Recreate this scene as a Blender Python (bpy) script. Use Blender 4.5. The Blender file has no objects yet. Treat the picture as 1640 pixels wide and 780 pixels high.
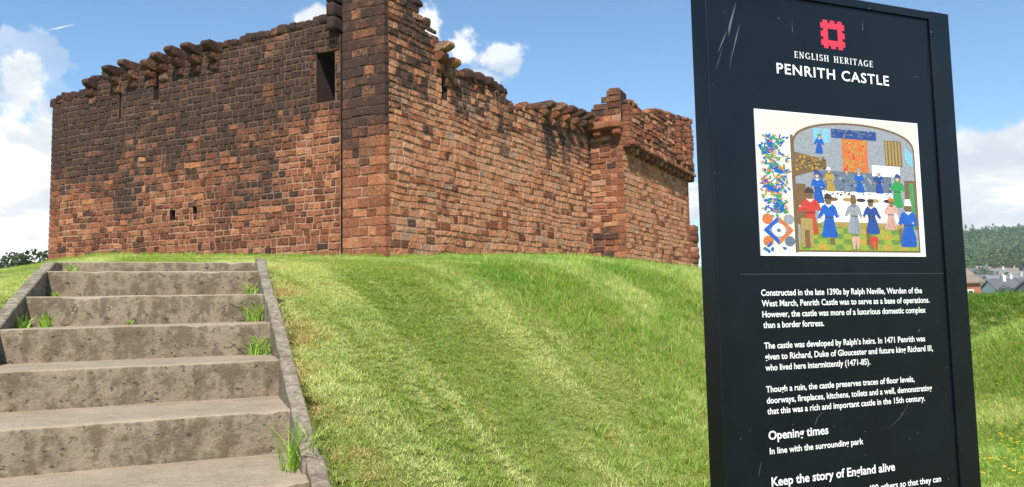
import bpy, math, random
import numpy as np
from mathutils import Vector, Matrix, noise as mn

S = bpy.context.scene
COL = S.collection
rad = math.radians

# ------------------------------------------------------------------ camera
F = 1200.0                      # focal length in photo pixels (1640 wide)
PITCH, ROLL = rad(4.76), 0.020
fw = Vector((0, math.cos(PITCH), math.sin(PITCH)))
u0 = Vector((0, -math.sin(PITCH), math.cos(PITCH)))
r0 = Vector((1, 0, 0))
UP = u0 * math.cos(ROLL) + r0 * math.sin(ROLL)
RT = r0 * math.cos(ROLL) - u0 * math.sin(ROLL)
cam_d = bpy.data.cameras.new('camera')
cam = bpy.data.objects.new('camera', cam_d)
COL.objects.link(cam)
cam.matrix_world = Matrix(((RT.x, UP.x, -fw.x, 0), (RT.y, UP.y, -fw.y, 0), (RT.z, UP.z, -fw.z, 0), (0, 0, 0, 1)))
cam_d.sensor_width = 36
cam_d.lens = F / 1640 * 36
cam_d.clip_start = 0.05
cam_d.clip_end = 6000
S.camera = cam

# ------------------------------------------------------------------ sky, sun, exposure
SUN_A, SUN_EL = rad(-2), rad(50)          # heading of the light in plan (from +Y towards +X), elevation
SUN_STRENGTH, SKY_STRENGTH, EXPOSURE = 5.0, 0.115, 0.46
Ldir = Vector((math.sin(SUN_A) * math.cos(SUN_EL), math.cos(SUN_A) * math.cos(SUN_EL), -math.sin(SUN_EL)))
sun_d = bpy.data.lights.new('sun', 'SUN')
sun_d.energy = SUN_STRENGTH
sun_d.angle = rad(0.5)
sun_d.color = (1.0, 0.95, 0.87)
sun = bpy.data.objects.new('sun', sun_d)
COL.objects.link(sun)
sun.rotation_euler = Ldir.to_track_quat('-Z', 'Y').to_euler()

S.view_settings.view_transform = 'Standard'
S.view_settings.look = 'None'
S.view_settings.exposure = EXPOSURE
S.view_settings.gamma = 1
S.view_settings.use_curve_mapping = False
S.cycles.max_bounces = 6
S.cycles.diffuse_bounces = 3
S.cycles.transparent_max_bounces = 8
S.cycles.use_denoising = True


def ray(px, py):
    return (fw * F + RT * (px - 820) + UP * (390 - py)).normalized()


def P(px, py, Y):
    d = ray(px, py)
    return d * (Y / d.y)


AX = Vector((-0.375, 0.927, 0))        # uphill, along the steps
EX = Vector((0.927, 0.375, 0))         # across the steps


class NT:
    """small helper to write node trees"""
    def __init__(self, tree):
        self.t = tree
        tree.nodes.clear()

    def n(self, typ, inp=None, **kw):
        nd = self.t.nodes.new(typ)
        for k, v in kw.items():
            setattr(nd, k, v)
        for k, v in (inp or {}).items():
            if isinstance(v, bpy.types.NodeSocket):
                self.t.links.new(v, nd.inputs[k])
            else:
                nd.inputs[k].default_value = v
        return nd

    def math(self, op, a, b=0.0, clamp=False):
        return self.n('ShaderNodeMath', {0: a, 1: b}, operation=op, use_clamp=clamp).outputs[0]

    def vdot(self, a, b):
        return self.n('ShaderNodeVectorMath', {0: a, 1: b}, operation='DOT_PRODUCT').outputs['Value']

    def mix(self, fac, a, b, blend='MIX'):
        nd = self.n('ShaderNodeMix', {0: fac, 6: a, 7: b}, data_type='RGBA', blend_type=blend)
        return nd.outputs[2]

    def ramp(self, fac, stops, interp='LINEAR'):
        nd = self.n('ShaderNodeValToRGB', {0: fac})
        cr = nd.color_ramp
        cr.interpolation = interp
        while len(cr.elements) < len(stops):
            cr.elements.new(0.5)
        for e, (p, c) in zip(cr.elements, stops):
            e.position = p
            e.color = c if len(c) == 4 else (*c, 1)
        return nd.outputs[0]

    def noise(self, vec, scale, detail=4.0, rough=0.55, dist=0.0):
        inp = {'Scale': scale, 'Detail': detail, 'Roughness': rough, 'Distortion': dist}
        if vec is not None:
            inp['Vector'] = vec
        return self.n('ShaderNodeTexNoise', inp).outputs[0]

    def smooth(self, v, lo, hi):
        nd = self.n('ShaderNodeMapRange', {0: v, 1: lo, 2: hi, 3: 0.0, 4: 1.0}, interpolation_type='SMOOTHSTEP')
        return nd.outputs[0]


def make_world():
    w = bpy.data.worlds.new('World')
    S.world = w
    w.use_nodes = True
    N = NT(w.node_tree)
    sky = N.n('ShaderNodeTexSky', sky_type='NISHITA')
    sky.sun_disc = False
    sky.sun_elevation = SUN_EL
    sky.sun_rotation = math.atan2(-Ldir.x, -Ldir.y)
    sky.air_density = 1.0
    sky.dust_density = 0.6
    sky.ozone_density = 1.6
    g = N.n('ShaderNodeTexCoord').outputs['Generated']
    # cumulus: soft clumps placed by heading and height in the sky, broken up by noise
    n1 = N.noise(g, 9.0, 9.0, 0.58, 0.4)
    n2 = N.noise(g, 24.0, 6.0, 0.6)
    nn = N.math('ADD', N.math('MULTIPLY', n1, 0.72), N.math('MULTIPLY', n2, 0.28))
    blobs = [  # px, py, half width, half height, weight of noise, opacity
        (-50, 285, 165, 150, 1.3, 1.0), (-10, 370, 130, 70, 0.9, 1.0), (-120, 190, 120, 50, 1.8, 1.0),
        (505, 33, 52, 32, 1.4, 1.0),
        (735, 85, 52, 52, 1.9, 0.9), (795, 96, 44, 26, 2.2, 0.75), (690, 60, 26, 50, 1.4, 0.95), (760, 125, 50, 22, 1.5, 0.7),
        (75, 92, 50, 34, 2.6, 0.34), (60, 140, 60, 25, 2.6, 0.22),
        (1600, 268, 105, 62, 1.1, 1.0), (1560, 330, 120, 44, 1.0, 1.0), (1720, 250, 100, 70, 1.2, 1.0), (1640, 345, 120, 40, 1.0, 1.0),
        (1112, 330, 40, 46, 1.2, 1.0),
        (-600, 250, 300, 90, 2.2, 1.0), (2300, 260, 320, 110, 2.2, 1.0),
    ]
    tot = None
    for px, py, hw, hh, wn, op in blobs:
        c = ray(px, py)
        a = Vector((0, 0, 1)).cross(c).normalized() * -1
        b = a.cross(c).normalized()
        dc = N.math('MAXIMUM', N.vdot(g, c), 0.02)
        u = N.math('DIVIDE', N.vdot(g, a), dc)
        v = N.math('DIVIDE', N.vdot(g, b), dc)
        k = F / (1.0)
        u = N.math('MULTIPLY', u, k / hw)
        v = N.math('MULTIPLY', v, k / hh)
        d = N.math('SQRT', N.math('ADD', N.math('MULTIPLY', u, u), N.math('MULTIPLY', v, v)))
        f = N.math('SUBTRACT', 1.0, d)
        f = N.math('ADD', f, N.math('MULTIPLY', N.math('SUBTRACT', nn, 0.5), wn * 2.6))
        f = N.smooth(f, 0.0, 0.38)
        # only in front of the direction
        f = N.math('MULTIPLY', f, N.smooth(N.vdot(g, c), 0.5, 0.7))
        f = N.math('MULTIPLY', f, op)
        tot = f if tot is None else N.math('MAXIMUM', tot, f)
    # the short vapour trail
    c = ray(97, 44)
    t = (ray(115, 40) - ray(80, 48)).normalized()
    b = t.cross(c).normalized()
    u = N.math('ABSOLUTE', N.math('MULTIPLY', N.vdot(g, t - c * c.dot(t)), F / 19))
    v = N.math('ABSOLUTE', N.math('MULTIPLY', N.vdot(g, b), F / 1.5))
    f = N.math('MULTIPLY', N.math('SUBTRACT', 1.0, u, True), N.math('SUBTRACT', 1.0, v, True))
    f = N.math('MULTIPLY', N.math('MULTIPLY', f, 1.1), N.smooth(N.vdot(g, c), 0.9, 0.95))
    tot = N.math('MAXIMUM', tot, f)
    shade = N.noise(N.n('ShaderNodeMapping', {'Vector': g, 'Scale': (1.0, 1.0, 1.9)}).outputs[0], 7.5, 7.0, 0.6, 0.3)
    cc = N.ramp(shade, [(0.36, (0.62, 0.67, 0.73)), (0.47, (0.76, 0.80, 0.84)), (0.53, (0.96, 0.97, 0.98)), (0.64, (1, 1, 1))])
    skyc = N.mix(1.0, sky.outputs[0], (0.88, 1.09, 1.17, 1), 'MULTIPLY')
    bg1 = N.n('ShaderNodeBackground', {'Color': skyc, 'Strength': SKY_STRENGTH})
    bg2 = N.n('ShaderNodeBackground', {'Color': cc, 'Strength': 0.86})
    mx = N.n('ShaderNodeMixShader', {0: tot, 1: bg1.outputs[0], 2: bg2.outputs[0]})
    o = N.n('ShaderNodeOutputWorld')
    w.node_tree.links.new(mx.outputs[0], o.inputs[0])


make_world()


# ------------------------------------------------------------------ object helpers
def link(o):
    COL.objects.link(o)
    return o


def tag(o, label=None, cat=None, group=None, kind=None):
    if label: o['label'] = label
    if cat: o['category'] = cat
    if group: o['group'] = group
    if kind: o['kind'] = kind
    return o


def empty(name, loc, label, cat, group=None):
    o = bpy.data.objects.new(name, None)
    o.location = loc
    o.empty_display_size = 0.2
    link(o)
    return tag(o, label, cat, group)


def world_loc(o):
    v = Vector((0, 0, 0))
    while o is not None:
        v = v + o.location
        o = o.parent
    return v


def mesh_obj(name, verts, faces, mats, parent=None, smooth=False, fmat=None, attr=None, loc=None):
    """verts in world coordinates; children store them relative to their root"""
    off = world_loc(parent) if parent is not None else Vector((0, 0, 0))
    if loc is not None:
        off = off + (Vector(loc) - off if parent is None else Vector(loc) - off)
    me = bpy.data.meshes.new(name)
    va = np.asarray(verts, dtype=np.float64).reshape(-1, 3) - np.array(off)
    me.from_pydata(va.tolist(), [], faces)
    for m in (mats if isinstance(mats, (list, tuple)) else [mats]):
        me.materials.append(m)
    if fmat is not None:
        me.polygons.foreach_set('material_index', np.asarray(fmat, dtype=np.int32))
    if smooth:
        me.polygons.foreach_set('use_smooth', np.ones(len(me.polygons), dtype=bool))
    if attr is not None:
        at = me.attributes.new('tint', 'FLOAT_COLOR', 'POINT')
        a = np.asarray(attr, dtype=np.float32)
        a = np.concatenate([a, np.ones((len(a), 1), dtype=np.float32)], axis=1)
        at.data.foreach_set('color', a.ravel())
    me.update()
    o = bpy.data.objects.new(name, me)
    link(o)
    if parent is not None:
        o.parent = parent
        o.location = off - world_loc(parent)
    else:
        o.location = off
    return o


class MB:
    def __init__(self):
        self.v, self.f, self.m, self.a = [], [], [], []

    def add(self, verts, faces, mat=0, attr=None):
        o = len(self.v)
        self.v.extend([tuple(p) for p in verts])
        self.f.extend([tuple(i + o for i in f) for f in faces])
        self.m.extend([mat] * len(faces))
        if attr is not None:
            if isinstance(attr, tuple):
                self.a.extend([attr] * len(verts))
            else:
                self.a.extend(attr)

    def hexa(self, c, ax, ay, az, hx, hy, hz, mat=0, attr=None, taper=1.0):
        c = Vector(c)
        vs = []
        for k in (-1, 1):
            t = taper if k > 0 else 1.0
            for i, j in ((-1, -1), (1, -1), (1, 1), (-1, 1)):
                vs.append(c + ax * (i * hx * t) + ay * (j * hy * t) + az * (k * hz))
        self.add(vs, [(3, 2, 1, 0), (4, 5, 6, 7), (0, 1, 5, 4), (1, 2, 6, 5), (2, 3, 7, 6), (3, 0, 4, 7)], mat, attr)

    def box(self, x0, x1, y0, y1, z0, z1, mat=0):
        self.hexa(((x0 + x1) / 2, (y0 + y1) / 2, (z0 + z1) / 2), Vector((1, 0, 0)), Vector((0, 1, 0)), Vector((0, 0, 1)),
                  (x1 - x0) / 2, (y1 - y0) / 2, (z1 - z0) / 2, mat)

    def rock(self, c, ax, ay, az, hx, hy, hz, amp=0.03, pw=0.45, n=4, mat=0, attr=None, seed=0.0):
        """a weathered block: a cube pushed towards a rounded box and roughened"""
        c = Vector(c)
        idx = {}
        vs, fs = [], []

        def vert(i, j, k):
            key = (i, j, k)
            if key in idx: return idx[key]
            p = [2 * q / n - 1 for q in key]
            L = max(1e-6, (abs(p[0]) ** 4 + abs(p[1]) ** 4 + abs(p[2]) ** 4) ** 0.25)
            M = max(abs(q) for q in p)
            sc = 1 + pw * (M / L - 1)
            q = [w * sc for w in p]
            pos = c + ax * (q[0] * hx) + ay * (q[1] * hy) + az * (q[2] * hz)
            nz = mn.noise_vector(pos * 3.1 + Vector((seed, seed * 1.7, 0)))
            pos = pos + nz * amp
            idx[key] = len(vs)
            vs.append(pos)
            return idx[key]
        for d in range(3):
            for side in (0, n):
                for i in range(n):
                    for j in range(n):
                        q = []
                        for (a, b) in ((i, j), (i + 1, j), (i + 1, j + 1), (i, j + 1)):
                            k = [0, 0, 0]
                            k[d] = side
                            k[(d + 1) % 3] = a
                            k[(d + 2) % 3] = b
                            q.append(vert(*k))
                        fs.append(tuple(q if side else q[::-1]))
        self.add(vs, fs, mat, attr)

    def tube(self, pts, radii, sides=8, mat=0):
        pts = [Vector(p) for p in pts]
        vs, fs = [], []
        for i, p in enumerate(pts):
            d = (pts[min(i + 1, len(pts) - 1)] - pts[max(i - 1, 0)]).normalized()
            a = d.orthogonal().normalized()
            b = d.cross(a)
            for k in range(sides):
                t = 2 * math.pi * k / sides
                vs.append(p + (a * math.cos(t) + b * math.sin(t)) * radii[i])
        for i in range(len(pts) - 1):
            for k in range(sides):
                k2 = (k + 1) % sides
                fs.append((i * sides + k, i * sides + k2, (i + 1) * sides + k2, (i + 1) * sides + k))
        fs.append(tuple(range(sides - 1, -1, -1)))
        fs.append(tuple(range((len(pts) - 1) * sides, len(pts) * sides)))
        self.add(vs, fs, mat)

    def build(self, name, mats, parent=None, smooth=False, loc=None):
        multi = isinstance(mats, (list, tuple)) and len(mats) > 1
        return mesh_obj(name, self.v, self.f, mats, parent, smooth, self.m if multi else None,
                        self.a if self.a else None, loc)


# ------------------------------------------------------------------ materials
def new_mat(name):
    m = bpy.data.materials.new(name)
    m.use_nodes = True
    return m, NT(m.node_tree)


def finish(N, m, color, rough=0.8, bump=None, bstr=0.3, bdist=0.02, spec=0.3, extra=None):
    b = N.n('ShaderNodeBsdfPrincipled', {'Base Color': color, 'Roughness': rough, 'Specular IOR Level': spec})
    if bump is not None:
        bn = N.n('ShaderNodeBump', {'Height': bump, 'Strength': bstr, 'Distance': bdist})
        m.node_tree.links.new(bn.outputs[0], b.inputs['Normal'])
    o = N.n('ShaderNodeOutputMaterial')
    m.node_tree.links.new(b.outputs[0], o.inputs[0])
    return m


def plain(name, c, rough=0.7, var=0.15, scale=8.0, spec=0.3, bump=0.0):
    m, N = new_mat(name)
    pos = N.n('ShaderNodeNewGeometry').outputs['Position']
    nz = N.noise(pos, scale, 5)
    lo = tuple(x * (1 - var) for x in c)
    hi = tuple(min(1, x * (1 + var)) for x in c)
    col = N.ramp(nz, [(0.3, lo), (0.7, hi)])
    return finish(N, m, col, rough, nz if bump else None, bump, 0.02, spec)


def stone_material():
    m, N = new_mat('red_sandstone')
    pos = N.n('ShaderNodeNewGeometry').outputs['Position']
    at = N.n('ShaderNodeAttribute', attribute_name='tint').outputs['Color']
    sp = N.n('ShaderNodeSeparateColor', {0: at})
    r, soot, r2 = sp.outputs[0], sp.outputs[1], sp.outputs[2]
    base = N.ramp(r, [(0.0, (0.13, 0.048, 0.029)), (0.18, (0.25, 0.088, 0.046)), (0.4, (0.37, 0.145, 0.075)), (0.62, (0.29, 0.105, 0.055)),
                      (0.8, (0.52, 0.22, 0.108)), (0.95, (0.60, 0.31, 0.18)), (1.0, (0.42, 0.27, 0.185))])
    n1 = N.noise(pos, 2.6, 6, 0.6)
    n2 = N.noise(pos, 17.0, 6, 0.65)
    n3 = N.noise(pos, 55.0, 3, 0.6)
    base = N.mix(N.math('MULTIPLY', N.smooth(n2, 0.38, 0.62), 0.75), base, N.mix(1.0, base, (0.50, 0.42, 0.40, 1), 'MULTIPLY'))
    base = N.mix(N.math('MULTIPLY', N.smooth(n3, 0.52, 0.68), 0.5), base, N.mix(1.0, base, (0.45, 0.40, 0.38, 1), 'MULTIPLY'))
    base = N.mix(N.math('MULTIPLY', N.smooth(N.noise(pos, 11.0, 5, 0.6), 0.55, 0.70), 0.30), base, (0.52, 0.27, 0.165, 1))
    base = N.mix(N.math('MULTIPLY', N.smooth(n1, 0.5, 0.75), 0.35), base, (0.50, 0.29, 0.17, 1))
    # black weathering crust: each stone carries its own amount, ragged at the edges; also painted shade inside openings
    f = N.math('ADD', soot, N.math('MULTIPLY', N.math('SUBTRACT', n2, 0.5), 0.9))
    f = N.math('ADD', f, N.math('MULTIPLY', N.math('SUBTRACT', n1, 0.5), 1.1))
    f = N.smooth(f, 0.22, 0.92)
    f = N.math('MULTIPLY', f, 0.94)
    crust = N.mix(N.smooth(n3, 0.4, 0.65), (0.022, 0.016, 0.015, 1), (0.085, 0.055, 0.046, 1))
    col = N.mix(f, base, crust)
    # pale lichen
    n4 = N.noise(pos, 9.0, 5, 0.7)
    lich = N.math('MULTIPLY', N.smooth(N.math('ADD', n4, N.math('MULTIPLY', r2, 0.10)), 0.70, 0.78), 0.5)
    col = N.mix(lich, col, (0.40, 0.37, 0.32, 1))
    h = N.math('ADD', N.math('MULTIPLY', n2, 0.6), N.math('MULTIPLY', n3, 0.4))
    return finish(N, m, col, 0.92, h, 1.0, 0.05, 0.12)


def mortar_material():
    m, N = new_mat('lime_mortar')
    pos = N.n('ShaderNodeNewGeometry').outputs['Position']
    at = N.n('ShaderNodeAttribute', attribute_name='tint').outputs['Color']
    soot = N.n('ShaderNodeSeparateColor', {0: at}).outputs[1]
    n1 = N.noise(pos, 3.0, 6, 0.6)
    n2 = N.noise(pos, 30.0, 5, 0.6)
    base = N.ramp(n2, [(0.3, (0.26, 0.125, 0.075)), (0.55, (0.40, 0.225, 0.145)), (0.75, (0.52, 0.34, 0.235))])
    f = N.smooth(N.math('ADD', soot, N.math('MULTIPLY', N.math('SUBTRACT', n1, 0.5), 1.6)), 0.10, 0.75)
    col = N.mix(N.math('MULTIPLY', f, 0.82), base, (0.085, 0.056, 0.042, 1))
    return finish(N, m, col, 0.95, n2, 0.6, 0.02, 0.1)


def concrete_material():
    m, N = new_mat('weathered_concrete')
    geo = N.n('ShaderNodeNewGeometry')
    pos = geo.outputs['Position']
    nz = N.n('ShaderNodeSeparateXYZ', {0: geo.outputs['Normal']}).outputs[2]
    n1 = N.noise(pos, 3.5, 7, 0.62, 0.3)
    n2 = N.noise(pos, 24.0, 7, 0.7)
    n3 = N.noise(pos, 90.0, 4, 0.6)
    st = N.n('ShaderNodeMapping', {'Vector': pos, 'Scale': (12.0, 12.0, 6.0)}).outputs[0]
    n4 = N.noise(st, 1.0, 6, 0.65)
    col = N.ramp(n1, [(0.25, (0.24, 0.187, 0.128)), (0.5, (0.315, 0.25, 0.177)), (0.75, (0.385, 0.312, 0.225))])
    col = N.mix(N.math('MULTIPLY', N.smooth(n3, 0.45, 0.7), 0.35), col, (0.40, 0.33, 0.245, 1))
    # grime on the upright faces: blotches with their own outline
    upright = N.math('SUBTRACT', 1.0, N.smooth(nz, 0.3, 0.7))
    g = N.math('ADD', N.math('MULTIPLY', n4, 0.55), N.math('MULTIPLY', n2, 0.45))
    flake = N.math('MULTIPLY', N.smooth(N.noise(pos, 16.0, 8, 0.75, 0.6), 0.50, 0.60), N.math('ADD', 0.2, N.math('MULTIPLY', upright, 0.45)))
    col = N.mix(N.math('MULTIPLY', flake, 0.9), col, (0.43, 0.345, 0.245, 1))
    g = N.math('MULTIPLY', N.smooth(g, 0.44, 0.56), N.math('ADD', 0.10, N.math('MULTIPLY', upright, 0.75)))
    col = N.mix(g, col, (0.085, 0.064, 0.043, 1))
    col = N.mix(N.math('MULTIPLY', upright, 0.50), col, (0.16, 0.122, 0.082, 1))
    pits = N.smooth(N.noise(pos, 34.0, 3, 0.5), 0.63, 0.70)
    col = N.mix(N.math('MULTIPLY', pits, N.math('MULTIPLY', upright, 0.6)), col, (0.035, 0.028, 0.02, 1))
    moss = N.math('MULTIPLY', N.smooth(N.noise(pos, 5.0, 6, 0.7), 0.62, 0.72), 0.3)
    col = N.mix(moss, col, (0.12, 0.115, 0.035, 1))
    h = N.math('ADD', N.math('MULTIPLY', n2, 0.7), N.math('MULTIPLY', n3, 0.3))
    h = N.math('SUBTRACT', h, N.math('MULTIPLY', pits, 0.3))
    return finish(N, m, col, 0.92, h, 0.7, 0.02, 0.15)


def kerb_material():
    m, N = new_mat('lichened_kerb')
    pos = N.n('ShaderNodeNewGeometry').outputs['Position']
    n1 = N.noise(pos, 5.0, 7, 0.65)
    n2 = N.noise(pos, 38.0, 6, 0.7)
    n3 = N.noise(pos, 16.0, 6, 0.7)
    col = N.ramp(n2, [(0.30, (0.10, 0.08, 0.056)), (0.5, (0.23, 0.19, 0.14)), (0.72, (0.38, 0.33, 0.25))])
    col = N.mix(N.math('MULTIPLY', N.smooth(n1, 0.48, 0.66), 0.6), col, (0.10, 0.078, 0.052, 1))
    col = N.mix(N.math('MULTIPLY', N.smooth(n3, 0.60, 0.70), 0.5), col, (0.13, 0.125, 0.04, 1))
    return finish(N, m, col, 0.95, n2, 0.5, 0.01, 0.1)


def turf_color(N, pos, blade=False):
    """the lawn's own colour: fresh green, yellowed strips left by the mower, a few dry patches"""
    al = N.math('MULTIPLY', N.vdot(pos, (0.60, -0.80, 0)), 0.28)
    ac = N.math('MULTIPLY', N.vdot(pos, (0.80, 0.60, 0)), 1.75)
    rot = N.n('ShaderNodeCombineXYZ', {0: al, 1: ac, 2: 0.0}).outputs[0]
    strip = N.noise(rot, 1.0, 3, 0.55)
    big = N.noise(pos, 0.8, 4, 0.6)
    mid = N.noise(pos, 4.5, 5, 0.6)
    return strip, big, mid


def ground_material():
    m, N = new_mat('turf_ground')
    pos = N.n('ShaderNodeNewGeometry').outputs['Position']
    strip, big, mid = turf_color(N, pos)
    fine = N.noise(pos, 60.0, 5, 0.7)
    col = N.ramp(fine, [(0.3, (0.13, 0.17, 0.035)), (0.6, (0.20, 0.24, 0.06)), (0.8, (0.32, 0.31, 0.11))])
    col = N.mix(N.math('MULTIPLY', N.smooth(strip, 0.45, 0.65), 0.5), col, (0.17, 0.19, 0.05, 1))
    return finish(N, m, col, 0.95, fine, 0.8, 0.03, 0.1)


def blade_material(name='grass_blade', tint=(1, 1, 1), dry=1.0):
    m, N = new_mat(name)
    pos = N.n('ShaderNodeNewGeometry').outputs['Position']
    strip, big, mid = turf_color(N, pos)
    rnd = N.n('ShaderNodeObjectInfo').outputs['Random']
    at = N.n('ShaderNodeAttribute', attribute_name='tint').outputs['Color']
    sp = N.n('ShaderNodeSeparateColor', {0: at})
    r = sp.outputs[0]
    col = N.ramp(r, [(0.0, (0.13, 0.22, 0.025)), (0.30, (0.22, 0.325, 0.042)), (0.58, (0.31, 0.39, 0.07)), (0.80, (0.40, 0.44, 0.12)),
                     (0.93, (0.46, 0.40, 0.17)), (1.0, (0.54, 0.46, 0.25))])
    col = N.mix(N.math('MULTIPLY', N.smooth(strip, 0.45, 0.60), 0.80 * dry), col, (0.60, 0.60, 0.27, 1))
    col = N.mix(N.math('MULTIPLY', N.smooth(big, 0.50, 0.68), 0.6), col, (0.17, 0.30, 0.04, 1))
    col = N.mix(N.math('MULTIPLY', N.smooth(mid, 0.56, 0.70), 0.60 * dry), col, (0.50, 0.42, 0.17, 1))
    col = N.mix(N.math('MULTIPLY', rnd, 0.35), col, N.mix(1.0, col, (0.6, 0.72, 0.55, 1), 'MULTIPLY'))
    pp = N.vdot(pos, (EX.x, EX.y, 0))
    kd = N.math('MULTIPLY', N.smooth(pp, 0.36, 0.40), N.math('SUBTRACT', 1.0, N.smooth(pp, 0.42, 0.75)))
    kd = N.math('MULTIPLY', kd, N.math('MULTIPLY', N.smooth(N.noise(pos, 3.2, 4, 0.6), 0.45, 0.62), 0.75 * dry))
    col = N.mix(kd, col, (0.50, 0.34, 0.16, 1))
    col = N.mix(1.0, col, (*[1.28 * q for q in tint], 1), 'MULTIPLY')
    b = N.n('ShaderNodeBsdfPrincipled', {'Base Color': col, 'Roughness': 0.55, 'Specular IOR Level': 0.25})
    t = N.n('ShaderNodeBsdfTranslucent', {'Color': N.mix(1.0, col, (1.1, 1.15, 0.6, 1), 'MULTIPLY')})
    mx = N.n('ShaderNodeMixShader', {0: 0.38, 1: b.outputs[0], 2: t.outputs[0]})
    o = N.n('ShaderNodeOutputMaterial')
    m.node_tree.links.new(mx.outputs[0], o.inputs[0])
    return m


def leaf_material(name, c0, c1, scale=0.6, transl=0.25):
    m, N = new_mat(name)
    pos = N.n('ShaderNodeNewGeometry').outputs['Position']
    rnd = N.n('ShaderNodeNewGeometry').outputs['Random Per Island']
    nz = N.noise(pos, scale, 4)
    f = N.math('ADD', N.math('MULTIPLY', nz, 0.55), N.math('MULTIPLY', rnd, 0.45))
    col = N.ramp(f, [(0.25, c0), (0.75, c1)])
    b = N.n('ShaderNodeBsdfPrincipled', {'Base Color': col, 'Roughness': 0.6, 'Specular IOR Level': 0.25})
    t = N.n('ShaderNodeBsdfTranslucent', {'Color': col})
    mx = N.n('ShaderNodeMixShader', {0: transl, 1: b.outputs[0], 2: t.outputs[0]})
    o = N.n('ShaderNodeOutputMaterial')
    m.node_tree.links.new(mx.outputs[0], o.inputs[0])
    return m


def brick_material():
    m, N = new_mat('red_brick')
    pos = N.n('ShaderNodeNewGeometry').outputs['Position']
    rot = N.n('ShaderNodeMapping', {'Vector': pos, 'Rotation': (rad(90), 0, 0)}).outputs[0]
    bk = N.n('ShaderNodeTexBrick', {'Vector': rot, 'Color1': (0.30, 0.085, 0.05, 1), 'Color2': (0.38, 0.12, 0.07, 1),
                                    'Mortar': (0.36, 0.26, 0.2, 1), 'Scale': 4.0, 'Mortar Size': 0.01})
    return finish(N, m, bk.outputs[0], 0.85)


def roof_material(name, c):
    m, N = new_mat(name)
    pos = N.n('ShaderNodeNewGeometry').outputs['Position']
    z = N.n('ShaderNodeSeparateXYZ', {0: pos}).outputs[2]
    rows = N.math('FRACT', N.math('MULTIPLY', z, 5.0))
    nz = N.noise(pos, 1.5, 6, 0.7)
    lo = tuple(x * 0.75 for x in c)
    hi = tuple(x * 1.25 for x in c)
    col = N.ramp(nz, [(0.3, lo), (0.7, hi)])
    return finish(N, m, col, 0.85, rows, 0.6, 0.03)


def sign_material():
    m, N = new_mat('dark_sign_paint')
    pos = N.n('ShaderNodeNewGeometry').outputs['Position']
    n1 = N.noise(pos, 6.0, 5, 0.6)
    n2 = N.noise(pos, 140.0, 2, 0.5)
    col = N.ramp(n1, [(0.3, (0.003, 0.0045, 0.0075)), (0.7, (0.0045, 0.0065, 0.011))])
    dust = N.smooth(N.noise(pos, 95.0, 2, 0.4), 0.765, 0.79)
    col = N.mix(N.math('MULTIPLY', dust, 0.5), col, (0.2, 0.2, 0.2, 1))
    rg = N.ramp(n1, [(0.3, (0.30,) * 3), (0.7, (0.42,) * 3)])
    b = N.n('ShaderNodeBsdfPrincipled', {'Base Color': col, 'Roughness': rg, 'Specular IOR Level': 0.32})
    o = N.n('ShaderNodeOutputMaterial')
    m.node_tree.links.new(b.outputs[0], o.inputs[0])
    return m


M_STONE, M_MORTAR, M_CONC = stone_material(), mortar_material(), concrete_material()
M_KERB = kerb_material()
M_GROUND, M_BLADE = ground_material(), blade_material()
M_WEED = blade_material('weed_blade', (0.95, 1.1, 0.9), 0.15)
M_ROUGH = blade_material('rough_blade', (0.50, 0.64, 0.46), 0.15)
M_SIGN = sign_material()
M_WHITE = plain('white_lettering', (0.78, 0.78, 0.76), 0.5, 0.05, 30)
M_BARK = plain('bark', (0.10, 0.075, 0.05), 0.9, 0.4, 6, bump=0.5)
M_LEAF = leaf_material('tree_leaves', (0.035, 0.065, 0.022), (0.085, 0.13, 0.045), 0.9)
M_WOOD_LEAF = leaf_material('woodland_leaves', (0.045, 0.09, 0.034), (0.15, 0.215, 0.075), 0.03)
M_HILL = plain('hill_ground', (0.10, 0.16, 0.055), 0.95, 0.3, 0.05)
M_BRICK = brick_material()

# ------------------------------------------------------------------ the lie of the land
STEP_P0, STEP_P1 = -0.95, 0.315        # inner width of the steps
Q0, Z0, GO, RISE = 5.464, 0.276, 0.562, 0.17
SLOPE = RISE / GO


def pq(x, y):
    return x * EX.x + y * EX.y, x * AX.x + y * AX.y


def XY(p, q):
    v = EX * p + AX * q
    return v.x, v.y


def sst(v, a, b):
    t = np.clip((v - a) / (b - a), 0, 1)
    return t * t * (3 - 2 * t)


def vnoise(x, y, s):
    """cheap smooth value noise built from sines"""
    return (np.sin(x * 1.7 * s + 1.3 + 1.9 * np.sin(y * 0.9 * s)) + np.sin(y * 2.1 * s + 0.4 + 1.6 * np.sin(x * 1.1 * s + 2.0))) * 0.5


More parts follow.
